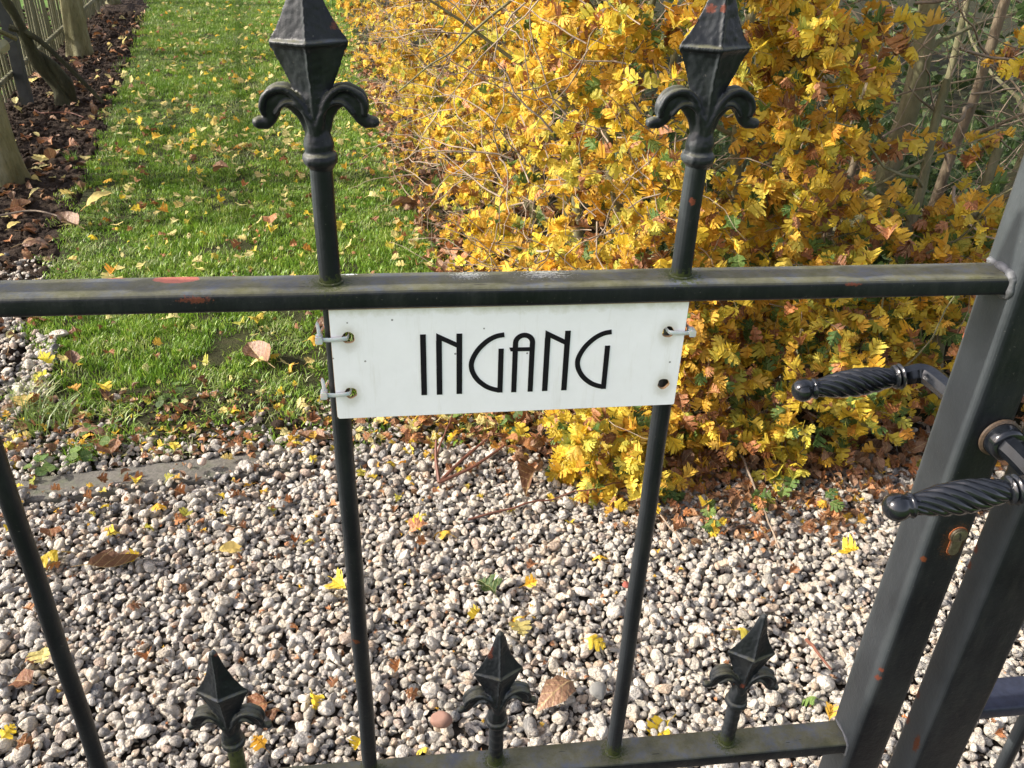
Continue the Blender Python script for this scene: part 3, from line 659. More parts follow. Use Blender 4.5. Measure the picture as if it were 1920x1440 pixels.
for mt in (M_GOLD, M_YEL, M_BRN, M_GRN):
    for k, (fo, cu, tw) in enumerate(((.5, .6, .3), (-.4, 1.0, -.5), (1.0, -.4, .6))):
        HAWS.append(leaf_mesh('leaf', mt, 'haw', fo, cu, tw, 3*k+1))
NV = 3; GOLD, YEL, BRN, GRN = 0, 3, 6, 9
sources('hawthorn', HAWS)
DRYS = [leaf_mesh('leaf', M_DRY, 'oval', .85, .8, .6, 1), leaf_mesh('leaf', M_DRY, 'oval', 1.2, -.6, -.6, 2), leaf_mesh('leaf', M_DRY, 'oval', -.6, 1.2, .8, 3), leaf_mesh('leaf', M_PALE, 'oval', .3, .3, .1, 4),
        leaf_mesh('leaf', M_BRN, 'round', .3, .5, .2, 5), leaf_mesh('leaf', M_PALE, 'haw', .2, .2, .1, 6), leaf_mesh('leaf', M_PALE, 'haw', .5, .5, -.2, 7)]
sources('litter', DRYS+HAWS[BRN:BRN+3]+HAWS[GOLD:GOLD+2]+HAWS[YEL:YEL+2])
DG = [leaf_mesh('leaf', M_DARK, 'round', .2, .2, .1, 8), leaf_mesh('leaf', M_DARK, 'oval', .5, .6, .3, 9), leaf_mesh('leaf', M_DARK, 'haw', .4, .5, .2, 10)]
sources('evergreen', DG)

# ------------------------------------------------------------------ pebbles
def pebble_mesh(seed, mat, sub=3):
    bm = bmesh.new(); bmesh.ops.create_icosphere(bm, subdivisions=sub, radius=.5); rd = random.Random(seed)
    planes = [(Vector((rd.gauss(0, 1), rd.gauss(0, 1), rd.gauss(0, 1))).normalized(), rd.uniform(.26, .44)) for _ in range(rd.choice((2, 4, 6, 8)))]
    ex = (1, rd.uniform(.62, .95), rd.uniform(.45, .8)); o = Vector((seed*3.1, 0, 0))
    for v in bm.verts:
        for n, d in planes:
            q = v.co.dot(n)
            if q > d: v.co -= n*(q-d)*.85
        v.co *= 1+.16*noise.noise(v.co*2.0+o)+.03*noise.noise(v.co*6+o)
        v.co = Vector((v.co.x*ex[0], v.co.y*ex[1], v.co.z*ex[2]))
    me = bpy.data.meshes.new('pebble'); bm.to_mesh(me); bm.free(); me.materials.append(mat); me.shade_smooth(); return me, ex
PEB = [pebble_mesh(i, M_PEB) for i in range(16)]
sources('pebble', [p[0] for p in PEB])
CLOD = [pebble_mesh(40+i, M_SOIL, 2)[0] for i in range(5)]; sources('clod', CLOD)
def kerb_uv(x, y):
    d = Vector((x, y, 0))-KA; return -d.dot(KD), d.dot(KN)
def gravel():
    x0, x1, y0, y1, st = -2.0, 2.7, -.28, 1.62, .005
    nx, ny = int((x1-x0)/st), int((y1-y0)/st)
    X = x0+(np.arange(nx)+.5)*st; Y = y0+(np.arange(ny)+.5)*st
    GX, GY = np.meshgrid(X, Y); H = -.012+.003*np.sin(GX*5)*np.cos(GY*7)
    u = -((GX-KA.x)*KD.x+(GY-KA.y)*KD.y); v = (GX-KA.x)*KN.x+(GY-KA.y)*KN.y
    H[(u > 0) & (u < 2.02) & (abs(v) < .052)] = .006
    beyond = v > .05; H[beyond] = np.maximum(H[beyond], -.004)
    H0 = H.copy(); P, ROT, SC, IDX = [], [], [], []
    # (random point, probability) per zone
    target = int(8.93*12500)
    n_try = 0
    while n_try < target:
        n_try += 1
        c = None; best = 9
        for _ in range(3):
            x = random.uniform(x0+.03, x1-.03); y = random.uniform(y0+.03, y1-.03)
            h = H[int((y-y0)/st), int((x-x0)/st)]-H0[int((y-y0)/st), int((x-x0)/st)]
            if h < best: best, c = h, (x, y)
        x, y = c; uu, vv = kerb_uv(x, y)
        if abs(vv) < .056 and uu > -.02:
            keep = .92 if uu < .11-(vv+.05)*1.0+.04*nz(x, y, 14) else (.45 if uu < .20-(vv+.05)*1.5+.05*nz(x, y, 18) else (.22 if vv < -.038 else (.14 if vv > .040 else .004)))
            if random.random() > keep: continue
        elif vv > .05 or (uu < 0 and y > 1.28):
            lim = 1.42 + .05*nz(x, y, 6)
            if x < xl_lawn(y)+.10+.12*nz(x, y, 4): q = .75
            elif y < lim-.06: q = .50 if x > -.45 else .36
            elif y < lim+.05: q = .28
            else: q = .12
            if x > .33: q = .42 if y < 1.35 else .12
            if random.random() > q: continue
        s = min(.036, max(.007, random.lognormvariate(math.log(.0128), .38)))
        k = random.randrange(16); ex = PEB[k][1]
        r = s*.40; ri = max(1, int(r/st)); ix, iy = int((x-x0)/st), int((y-y0)/st)
        if ix-ri < 0 or iy-ri < 0 or ix+ri+1 > nx or iy+ri+1 > ny: continue
        W_ = H[iy-ri:iy+ri+1, ix-ri:ix+ri+1]; a = np.arange(-ri, ri+1)*st/r; D = a[:, None]**2+a[None, :]**2; ms = D <= 1.05
        w1 = W_[ms]; base = float(np.partition(w1, int(len(w1)*.7))[int(len(w1)*.7)]); hz = s*ex[2]*.5
        if base > .034: continue
        zc = base+hz*.62
        W_[ms] = np.maximum(W_[ms], zc+hz*np.sqrt(np.clip(1-D[ms]*.85, 0, 1))*.92)
        P.append((x, y, zc)); tl = .42
        ROT.append((random.gauss(0, tl), random.gauss(0, tl), random.uniform(0, 6.28))); SC.append((s*random.uniform(.92, 1.18), s, s)); IDX.append(k)
    o = scatter('gravel', P, ROT, SC, IDX, 'pebble')
    tag(o, 'pale rounded gravel of white, grey and beige pebbles covering the ground behind the gate', 'gravel')
    def ztop(x, y):
        ix, iy = int((x-x0)/st), int((y-y0)/st)
        if 2 <= ix < nx-2 and 2 <= iy < ny-2: return float(np.percentile(H[iy-2:iy+3, ix-2:ix+3], 75))
        return .02
    return ztop
ZTOP = gravel()
def zsurf(x, y):
    if y < 1.6 and -2 < x < 2.6: return ZTOP(x, y)
    return .008
# pebbles strewn on the soil at the left edge and under the hedge
P, RO, SC_, ID = [], [], [], []
for _ in range(3000):
    y = random.uniform(1.56, 2.7); x = xl_lawn(y)+.09-abs(random.gauss(0, .25)) - (0 if y < 2.0 else .1)
    if random.random() < (y-1.5)/1.35: continue
    s = random.lognormvariate(math.log(.0155), .35); P.append((x, y, (zs(x, y) if x < xl_lawn(y) else zl(x, y)+.003)+s*.25+random.uniform(0, .008))); RO.append((random.gauss(0, .4), random.gauss(0, .4), random.uniform(0, 6.28))); SC_.append((s, s, s)); ID.append(random.randrange(16))
o = scatter('strewn_gravel', P, RO, SC_, ID, 'pebble'); tag(o, 'pebbles strewn over dark soil at the left edge of the lawn', 'gravel')
# clods of soil
P, RO, SC_, ID = [], [], [], []
for _ in range(16000):
    y = 1.5+8.0*random.random()**1.6; x = random.uniform(-2.6-.16*y, xl_lawn(y)+.02)
    s = random.lognormvariate(math.log(.009+.0015*y), .5); P.append((x, y, zs(x, y)+s*.15)); RO.append((random.gauss(0, .8), random.gauss(0, .8), random.uniform(0, 6.28))); SC_.append((s, s, s)); ID.append(random.randrange(5))
for _ in range(2200):
    y = random.uniform(1.27, 1.62); x = random.uniform(-1.3, .35); s = random.lognormvariate(math.log(.007), .5); P.append((x, y, zl(x, y)+s*.2)); RO.append((random.gauss(0, .8), random.gauss(0, .8), random.uniform(0, 6.28))); SC_.append((s, s, s)); ID.append(random.randrange(5))
for _ in range(3500):
    y = random.uniform(1.12, 3.2); x = xr_lawn(y)+.05+2.0*random.random()
    s = random.lognormvariate(math.log(.012), .5); P.append((x, y, .008)); RO.append((random.gauss(0, .8), random.gauss(0, .8), random.uniform(0, 6.28))); SC_.append((s, s, s)); ID.append(random.randrange(5))
o = scatter('soil_crumbs', P, RO, SC_, ID, 'clod'); tag(o, 'dark brown crumbs and clods of garden soil under the trees and hedge', 'soil')

# ------------------------------------------------------------------ grass
def clump_mesh(seed, mat, n=34, r=.045, h0=.012, h1=.032, wd=.0015, droop=.7):
    rd = random.Random(seed); mb = MB()
    for _ in range(n):
        a = rd.uniform(0, 6.28); q = r*math.sqrt(rd.random()); x, y = q*math.cos(a), q*math.sin(a); h = rd.uniform(h0, h1); b = rd.uniform(0, 6.28)
        d = Vector((math.cos(b), math.sin(b), 0)); s_ = Vector((-d.y, d.x, 0)); lean = rd.uniform(.15, droop)*h; w_ = wd*rd.uniform(.7, 1.4)
        p0 = Vector((x, y, -.004)); p1 = p0+d*lean*.3+Vector((0, 0, h*.55)); p2 = p0+d*lean+Vector((0, 0, h*rd.uniform(.75, 1)))
        mb.add([p0-s_*w_, p0+s_*w_, p1+s_*w_*.8, p1-s_*w_*.8, p2], [(0, 1, 2, 3), (3, 2, 4)])
    me = mb.mesh('grass_clump', mat, True, 0); return me
CL = [clump_mesh(i, M_GR) for i in range(5)]+[clump_mesh(9, M_GR, 24, .05, .012, .03, .002, 1.3), clump_mesh(10, M_GRS, 12, .04, .02, .05, .0012, 1.2)]
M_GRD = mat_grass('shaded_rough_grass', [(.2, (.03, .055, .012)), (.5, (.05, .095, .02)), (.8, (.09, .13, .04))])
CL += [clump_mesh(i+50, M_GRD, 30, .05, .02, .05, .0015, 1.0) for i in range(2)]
sources('grass', CL)
P, RO, SC_, ID = [], [], [], []
for _ in range(20000):
    y = 1.30+10.5*random.random()**1.75; a, b = xl_lawn(y), xr_lawn(y); x = random.uniform(a-.10, b+.12)
    ea = x-a-.07*nz(y, 1, 5)-.04*nz(x, y, 14); eb = b-x-.05*nz(y, 7, 6)
    if ea < 0 and random.random() < .93: continue
    if eb < 0 and random.random() < .9: continue
    if x < a+.16 and y < 2.0 and random.random() < .5: continue
    if y < 1.75 and nz(x, y, 9, 81) < -.05 and random.random() < .75: continue
    if y < 1.50+.05*nz(x, 2, 5) and random.random() > (.50 if x < -.3 else .22): continue
    if y < 2.1 and random.random() > .35+.65*(y-1.4)/.7: continue
    if y < 2.4 and nz(x, y, 7, 3) < -.26: continue
    if nz(x, y, 5, 20) < -.33 and random.random() < .8: continue
    s = (1.0 if y < 4 else 1+.09*(y-4))*random.uniform(.65, 1.12); P.append((x, y, zl(x, y))); RO.append((random.gauss(0, .12), random.gauss(0, .12), random.uniform(0, 6.28)))
    pt = nz(x, y, 1.7, 40)+.5*nz(x, y, 6, 41)
    SC_.append((s, s, s*random.uniform(.6, 1.1)*(1+.45*pt))); ID.append(random.choice((5, 5, 6, 6, 5, 2) if pt < -.12 else (0, 1, 2, 3, 4, 0, 1, 5, 6)))
o = scatter('grass', P, RO, SC_, ID, 'grass'); tag(o, 'short bright green mown grass of the lawn strip', 'grass')

# ------------------------------------------------------------------ litter under the hedge and on the soil
def lie(x, y, z, s, tilt=.35):
    return (x, y, z), (random.gauss(0, tilt), random.gauss(0, tilt), random.uniform(0, 6.28)), (s, s, s)
LP, LR, LS, LI = [], [], [], []
def lit(x, y, z, s, i, tilt=.35):
    a, b, c = lie(x, y, z, s, tilt); LP.append(a); LR.append(b); LS.append(c); LI.append(i)
for _ in range(5600):                        # hedge floor
    y = 1.08+6*random.random()**1.7; x = xr_lawn(y)+.0+abs(random.gauss(0, .9)) - .04
    if y < 1.2 and x < .45: continue
    lit(x, y, zsurf(x, y)+random.uniform(.0, .03) if y < 1.6 else random.uniform(.008, .05), random.uniform(.028, .050), random.choice((7, 8, 9, 0, 1, 2, 0, 1, 2, 4, 10, 12)), .6)
for _ in range(700):                         # spilling onto the gravel in front of the hedge
    x = random.uniform(.42, 1.9); y = 1.02+random.gauss(0, .075)+.08*nz(x, 0, 3)-.05*(x > .7)
    lit(x, y, zsurf(x, y)+.006, random.uniform(.016, .034), random.choice((0, 1, 2, 0, 1, 7, 8, 9, 10)), .6)
for _ in range(220):                         # strip at the end of the lawn
    x = random.uniform(-.05, .42); y = 1.37+random.gauss(0, .06); lit(x, y, zsurf(x, y)+.006, random.uniform(.02, .04), random.choice((7, 8, 9, 5, 10, 12)), .5)
for _ in range(620):                         # soil bed
    y = 1.55+8*random.random()**1.5; x = xl_lawn(y)-abs(random.gauss(0, .45)); lit(x, y, zs(x, y)+.012, random.uniform(.035, .085)*(1 if random.random() < .5 else .6), random.choice((0, 1, 2, 0, 1, 2, 3, 4, 7, 8, 5)), .5)
for _ in range(700):                         # lawn edge by the hedge
    y = 1.6+8*random.random()**1.3; x = xr_lawn(y)+random.gauss(0, .09); lit(x, y, .018, random.uniform(.022, .045), random.choice((7, 8, 9, 10, 12, 5, 6, 0)), .5)
for _ in range(720):                         # far lawn
    y = 4.0+8*random.random()**1.4; x = random.uniform(xl_lawn(y)+.05, xr_lawn(y)); lit(x, y, .034, random.uniform(.028, .052), random.choice((5, 6, 12, 13, 5, 6, 10, 3, 7)), .5)
for _ in range(1700):                        # crumbs of leaf between the pebbles
    x = random.uniform(-1.4, 1.6); y = random.uniform(.15, 1.25)
    if nz(x, y, 3.5, 70) < -.05 and random.random() < .75: continue
    lit(x, y, zsurf(x, y)+.001, random.uniform(.005, .013), random.choice((0, 1, 2, 7, 8, 9, 7, 10)), .6)
for _ in range(150):                         # leaves blown against hedge foot and kerb
    x = random.uniform(-1.0, .6); y = 1.12+random.gauss(0, .10); lit(x, y, zsurf(x, y)+.005, random.uniform(.014, .032), random.choice((7, 8, 9, 10, 12, 12, 0)), .6)
for _ in range(760):                         # leaf crumbs along the lawn front
    y = random.uniform(1.28, 1.60); x = random.uniform(-1.15, .3); lit(x, y, zsurf(x, y)+.006, random.uniform(.012, .034), random.choice((5, 12, 7, 8, 9, 0, 1, 2, 10)), .6)
for _ in range(420):                         # bits between the grass blades
    y = random.uniform(1.45, 4.2); x = random.uniform(xl_lawn(y), xr_lawn(y)); lit(x, y, .022, random.uniform(.012, .026), random.choice((5, 6, 12, 7, 8, 9, 0, 5)), .6)
o = scatter('leaf_litter', LP, LR, LS, LI, 'litter'); tag(o, 'brown and yellow leaf litter under the hedge, on the soil and on the far lawn', 'leaf litter')

# individual fallen leaves
def fallen(me, x, y, s, label, group=None, rz=None, tilt=.25, z=None, cat='leaf', ex=None):
    o = link('fallen_leaf', me); z = (zsurf(x, y)+.006 if y < 1.55 else .030+random.random()*.008) if z is None else z
    o.location = (x, y, z+.004+(.010 if s > .05 and y < 1.55 else 0)); o.scale = (s, s, s) if ex is None else (s*ex, s, s)
    o.rotation_euler = (random.gauss(0, tilt), random.gauss(0, tilt), random.uniform(0, 6.28) if rz is None else rz)
    return tag(o, label, cat, group)
BIG = [(-.10, 3.16, .155, 0, 'large curled brown leaf on the grass beside the hedge, right of the left spear', -1.2),
 (-.46, 1.70, .12, 1, 'crumpled dark brown leaf with a small round leaf on it, low in the lawn', .6),
 (-.26, 1.92, .10, 0, 'curled brown leaf just left of the sign, high on the grass', 1.4),
 (-.94, 1.41, .14, 2, 'long dark brown leaf lying over the pebbles by the round weeds at left', -1.3),
 (-1.09, 1.51, .085, 3, 'tan folded leaf standing in the pale grass tuft at far left', .2),
 (-.80, 1.28, .060, 4, 'orange brown curled leaf on the soil just above the kerb', .5),
 (.275, 1.135, .105, 0, 'large pale brown ribbed leaf lying flat on the gravel right of the forked twig', 2.7),
 (-.735, .855, .105, 1, 'rust brown wavy leaf on the gravel right of the leftmost bar', -1.4),
 (-.47, .89, .055, 3, 'small tan leaf lying on the gravel between the two left bars', -1.2),
 (.245, .47, .085, 2, 'long rusty brown leaf on the gravel between the middle spear and its right bar', 2.2),
 (-.75, .56, .042, 4, 'oval orange leaf on the gravel at the lower left', 1.2),
 (-.85, .98, .045, 4, 'round dark red leaf on the gravel right of the leftmost bar, near the kerb', .4),
 (-.32, .48, .050, 4, 'dark red round leaf behind the left short spear', 2.0),
 (-1.41, 3.18, .12, 3, 'large pale yellow oval leaf at the edge of soil and lawn', -1.0),
 (-1.36, 2.91, .11, 1, 'reddish brown curled leaf where the soil meets the lawn', .9),
 (-1.53, 2.75, .13, 2, 'long brown folded leaf on the dark soil at the left', -.9),
 (-.90, 3.74, .09, 0, 'dark brown rolled leaf alone in the middle of the lawn', 1.5),
 (-.60, 2.94, .06, 4, 'upright orange oval leaf on the lawn left of the left spear bar', .2),
 (-.27, 1.315, .075, 1, 'narrow brown folded leaf on the gravel at the end of the kerb', 1.2),
 (.30, 1.44, .08, 0, 'crumpled russet leaf below the sign at the foot of the hedge', .5),
 (-1.50, 2.35, .09, 0, 'brown leaf lying on the pebbled soil at far left', 2.3),
 (-.87, 1.54, .055, 1, 'curled orange brown leaf on the grass beside the white pebbles', 1.1),
 (1.20, 1.45, .11, 0, 'big shaded brown leaf on the ground under the hedge', .8),
 (1.55, 1.50, .10, 3, 'tan leaf under the hedge close to the gate stile', 1.4),
 (-1.02, 1.72, .06, 1, 'small dark leaf between grass and pebbles at left', .5)]
for x, y, s, k, lab, rz in BIG: fallen(DRYS[k], x, y, s, lab, None, rz, .22, ex=.95 if k < 4 else 1)
nleaf = 0
PIC = [(-.22, .78, .052, YEL, 'bright yellow hawthorn leaf on gravel against the bar below the sign'), (-.24, .49, .034, YEL, 'yellow leaf on gravel right of the left short spear'), (-.80, .91, .055, YEL, 'yellow orange leaf above the wavy rust brown leaf'),
 (-.66, .87, .030, YEL, 'small yellow leaf at the right tip of the wavy rust brown leaf'), (-.75, .64, .05, 99, 'pale green yellow leaf half hidden by the leftmost bar'), (.28, .56, .036, YEL, 'clear yellow three lobed leaf on gravel left of the third bar'),
 (.15, .62, .045, 99, 'pale greenish lobed leaf right of the middle spear tip'), (.12, .69, .055, 77, 'dark green leaf standing in the gravel above the middle spear tip'), (.175, .65, .045, GOLD, 'brown yellow split leaf right of the dark green leaf'),
 (.59, .57, .050, YEL, 'yellow leaf on gravel left of the right short spear tip'), (.18, .73, .030, GOLD, 'small tan gold leaf above the pair of green leaves'), (-.11, 1.19, .035, YEL, 'yellow leaf on gravel left of the forked twig'),
 (-.06, .92, .045, BRN, 'rusty clump leaf on gravel below the sign'), (-.03, .93, .038, YEL, 'yellow leaf lying on the rusty clump leaf'), (.04, .91, .042, GOLD, 'gold and brown leaf on gravel left of the thin twig'), (.36, .79, .036, GOLD, 'orange gold leaf on gravel right of centre'),
 (.90, .76, .048, YEL, 'yellow leaf with a brown centre on the gravel beside the stile'), (.40, .37, .045, YEL, 'pale yellow split leaf on gravel behind the lower rail'), (.69, .39, .030, GRN, 'small green and yellow leaf in the gravel close to the stile'),
 (-.64, 1.06, .040, GOLD, 'orange leaf on gravel just below the kerb'), (-.58, 1.03, .034, YEL, 'yellow leaf next to the orange leaf below the kerb'), (-.56, .62, .032, BRN, 'rust leaf on the gravel above the left short spear'), (-.29, .46, .036, BRN, 'russet leaf beside the dark red round leaf'),
 (-.49, 1.24, .034, 99, 'pale yellow leaf lying on the kerb edge'), (-.09, .52, .026, BRN, 'small red brown leaf on gravel between bar and middle spear'), (.22, .80, .028, BRN, 'small brown leaf on gravel right of the rusty clump')]
for x, y, s, k, lab in PIC:
    fallen(DG[2] if k == 77 else DRYS[5] if k == 99 else HAWS[k+random.randrange(3)], x, y, s*1.05, lab, tilt=.3); nleaf += 1
names = {YEL: 'yellow', GOLD: 'orange gold', BRN: 'russet brown', 5: 'pale cream', 6: 'pale cream', GRN: 'green'}
def region(x, y, where):
    q = cam.matrix_world.inverted() @ Vector((x, y, .03)); px, py = 960+1605.5*q.x/-q.z, 720-1605.5*q.y/-q.z
    if where == 'gravel':
        row = 'by kerb and hedge' if py < 1000 else ('mid gravel' if py < 1190 else 'by the short spears')
        c_ = 'left of all bars' if px < 60+(py-1000)*.3 else ('left of the sign bars' if px < 660 else ('between the sign bars' if px < 1200 else 'near the stile'))
        return 'on gravel %s %s' % (row, c_)
    row = 'below the rail' if py > 560 else ('just above the rail' if py > 420 else ('beside the spear bar' if py > 300 else 'beside the spear scrolls'))
    c_ = 'near the soil' if x < xl_lawn(y)+.35 else ('near the hedge' if x > xr_lawn(y)-.35 else ('left half' if x < (xl_lawn(y)+xr_lawn(y))/2 else 'right half'))
    return 'on lawn %s, %s' % (row, c_)
def small(x, y, s, k, where, grp, tilt=.35):
    global nleaf
    me = DRYS[k] if k in (5,) else HAWS[k+random.randrange(3)]
    if k == 5 and random.random() < .5: me = DRYS[6]
    fallen(me, x, y, s, 'small %s lobed leaf %s' % (names[k], region(x, y, where)), grp, tilt=tilt); nleaf += 1
for _ in range(212):
    y = 1.45+3.1*random.random()**1.1; x = random.uniform(xl_lawn(y)+.05, xr_lawn(y)-.02)
    small(x, y, random.uniform(.030, .052), random.choice((YEL, YEL, 5, 5, GOLD, 5, BRN)), 'lawn', 'leaves fallen on the lawn', .45)
for _ in range(38):
    x = random.uniform(-1.0, 1.1); y = random.uniform(.2, 1.1); small(x, y, random.uniform(.018, .032), random.choice((YEL, GOLD, BRN, BRN, BRN)), 'gravel', 'leaves fallen on the gravel', .45)

# ------------------------------------------------------------------ twigs on the ground
def gtwig(pts, r, label, mat=M_TWIGR):
    m = MB(); P = spline(pts, 14); m.tube([(p[0], p[1], zsurf(p[0], p[1])*.5+.012+p[2] if p[1] < 1.6 else p[2]+.02) for p in P], np.linspace(r, r*.5, 14), 7)
    o = m.build('twig', mat); return tag(o, label, 'twig')
t = empty('forked_twig', (.02, 1.09, 0), 'forked reddish twig lying on the gravel below the sign', 'twig')
for P in ([(0, 0, .026), (.06, .07, .040), (.13, .15, .045)], [(0, 0, .026), (.09, .05, .034), (.175, .125, .042)], [(0, 0, .026), (-.005, .06, .05), (-.002, .12, .07)]):
    m = MB(); m.tube(spline(P, 12), np.linspace(.0048, .0030, 12), 7); m.build('prong', M_TWIGR, t)
gtwig([(.08, .945, .008), (.20, .975, .016), (.33, 1.00, .024), (.46, 1.03, .03)], .003, 'long thin dark twig on the gravel leading to the hedge')
gtwig([(.72, .52, .012), (.725, .485, .014), (.735, .44, .012)], .0042, 'short straight reddish stick on the gravel left of the stile')
gtwig([(.80, 1.12, .03), (.79, .98, .02), (.78, .86, .012), (.775, .79, .008)], .0032, 'thin pale twig coming out of the hedge foot over the gravel', M_TWIG)
gtwig([(.52, 1.02, .03), (.53, .92, .018), (.56, .80, .010)], .0028, 'curved thin twig at the left corner of the hedge foot', M_TWIG)
gtwig([(-1.75, 3.05, .01), (-1.60, 3.10, .02), (-1.45, 3.02, .015)], .005, 'pale bent stick lying on the dark soil', M_TWIG)
gtwig([(-2.22, 4.96, .01), (-2.12, 4.80, .03), (-2.0, 4.86, .02), (-1.88, 4.76, .015)], .005, 'dark stick lying along the soil beside the lawn')
gtwig([(.02, 1.22, .01), (.05, 1.30, .03), (.08, 1.40, .04)], .0030, 'thin red twig upright between leaves under the sign')

# ------------------------------------------------------------------ hedge
hedge = empty('hedge', (.6, 1.6, 0), 'tall hawthorn hedge in yellow and gold autumn leaf along the right of the lawn', 'hedge')
HV = Vector((.6, 1.6, 0))
def stem(pts, r0, r1, mat, nbr=5, n=16, seed=0, minz=.35):
    rd = random.Random(seed); P = spline(pts, n); P = [Vector(p) for p in P]
    P = [p+Vector((.010*noise.noise(p*9), .010*noise.noise(p*9+Vector((3, 3, 3))), 0)) for p in P]
    m = MB(); m.tube([p-HV for p in P], [r*(1+.14*noise.noise(p*15)) for r, p in zip(np.linspace(r0, r1, n), P)], 12); s_ = m.build('stem', mat, hedge)
    for b in range(nbr):
        i = rd.randrange(max(2, int(n*.25)), n-1); p = P[i].copy(); a = rd.uniform(0, 6.28); d = Vector((math.cos(a), math.sin(a), rd.uniform(.2, 1.0))).normalized(); pts_ = [p.copy()]
        for _ in range(8):
            d = (d+Vector((rd.gauss(0, .22), rd.gauss(0, .22), rd.gauss(.02, .2)))).normalized(); p = p+d*rd.uniform(.06, .10); pts_.append(p.copy())
        rb = min(r0*.42, .011)*rd.uniform(.6, 1); mm = MB(); mm.tube([q-HV for q in pts_], np.linspace(rb, rb*.3, 9), 6); mm.build('branch', mat, s_)
    return P
stem([(1.30, 1.95, 0), (1.38, 1.92, .28), (1.47, 1.90, .55), (1.50, 1.92, .85), (1.49, 1.95, 1.2), (1.52, 2.0, 1.8)], .040, .024, M_STEM, 6, 22, 1)
stem([(1.16, 2.0, 0), (1.14, 1.95, .4), (1.13, 1.92, .8), (1.12, 1.92, 1.3), (1.10, 1.95, 1.9)], .020, .014, M_STEM, 5, 16, 2)
stem([(1.72, 2.05, 0), (1.73, 2.0, .4), (1.75, 1.98, .8), (1.78, 2.0, 1.3), (1.8, 2.0, 1.8)], .019, .012, M_STEMB, 5, 16, 3)
stem([(1.24, 1.85, 0), (1.26, 1.80, .35), (1.29, 1.78, .65), (1.27, 1.78, .95), (1.30, 1.8, 1.5)], .014, .009, M_STEMB, 4, 16, 4)
stem([(1.22, 1.70, 0), (1.17, 1.72, .35), (1.12, 1.74, .60)], .017, .013, M_STEM, 3, 12, 5)
stem([(1.40, 2.05, 0), (1.43, 2.05, .3), (1.46, 2.05, .55)], .022, .016, M_STEM, 2, 12, 6)
stem([(1.32, 1.45, 0), (1.30, 1.48, .25), (1.34, 1.5, .5), (1.36, 1.55, .9)], .020, .010, M_STEM, 4, 14, 7)
stem([(1.60, 1.55, 0), (1.58, 1.58, .3), (1.62, 1.62, .7)], .022, .012, M_STEM, 4, 14, 8)
stem([(1.05, 1.42, 0), (1.02, 1.45, .2), (1.0, 1.5, .5)], .013, .008, M_STEM, 3, 12, 9)
stem([(.92, 1.75, 0), (.95, 1.8, .4), (.93, 1.85, .9), (.95, 1.9, 1.6)], .020, .012, M_STEM, 6, 16, 10)
stem([(2.05, 2.15, 0), (2.08, 2.1, .5), (2.1, 2.1, 1.1), (2.12, 2.15, 1.7)], .022, .013, M_STEM, 5, 16, 11)
stem([(2.45, 2.0, 0), (2.42, 2.0, .6), (2.5, 2.05, 1.5)], .02, .012, M_STEMB, 5, 14, 12)
for i, y in enumerate((1.75, 2.2, 2.65, 3.1, 3.6, 4.1, 4.7, 5.4, 6.2, 7.1, 8.1, 9.2)):
    x = xr_lawn(y)+.42+random.uniform(-.06, .06)
    stem([(x, y, 0), (x+random.uniform(-.05, .05), y+.03, .4), (x+random.uniform(-.08, .08), y, .9), (x+random.uniform(-.1, .1), y, 1.6)], .022, .011, M_STEM, 6 if y < 4 else 3, 14, 20+i)
for i, (x, y) in enumerate(((.68, 2.1), (.62, 2.6), (.95, 2.5), (1.3, 2.7), (1.7, 2.6), (2.2, 2.8))):
    stem([(x, y, 0), (x+random.uniform(-.06, .06), y, .5), (x+random.uniform(-.1, .1), y, 1.5)], .018, .010, M_STEM, 4, 12, 50+i)

FP, FD, FN, FS_, FI = [], [], [], [], []
TW = MB(); TWb = MB()
def grow(p, d, n, step, r, sides, leafy, size, pal, out, gap=.3, mb=TW, grav=.05):
    p = Vector(p); d = Vector(d).normalized(); pts = [p.copy()]
    for i in range(n):
        d = (d+Vector((random.gauss(0, .26), random.gauss(0, .26), random.gauss(-grav, .22)))).normalized(); p = p+d*step
        if p.z < .015: p.z = .015+random.random()*.02
        pts.append(p.copy())
        if leafy and i >= n*gap:
            for _ in range(random.choice((1, 2, 2, 3))*1):
                q = p+d*random.uniform(-step, 0)*.8
                a = Vector((random.gauss(0, 1), random.gauss(0, 1), random.gauss(0, 1))).normalized()
                ld = (d*.35+out*.45+a*.75+Vector((0, 0, -.35))).normalized()
                nn = (Vector((0, 0, .75))+out*.65+Vector((random.gauss(0, .55), random.gauss(0, .55), random.gauss(0, .45))))
                FP.append(q); FD.append(ld); FN.append(nn); FS_.append(size*random.uniform(.62, 1.15)); FI.append(pal()+random.randrange(3))
    mb.tube([q-HV for q in pts], np.linspace(r, r*.35, n+1), sides, False)
def pal_mix(g, y, b, gr):
    tot = g+y+b+gr
    def f():
        q = random.random()*tot
        return GOLD if q < g else YEL if q < g+y else BRN if q < g+y+b else GRN
    return f
ONX = Vector((-1, -.08, .15)).normalized()
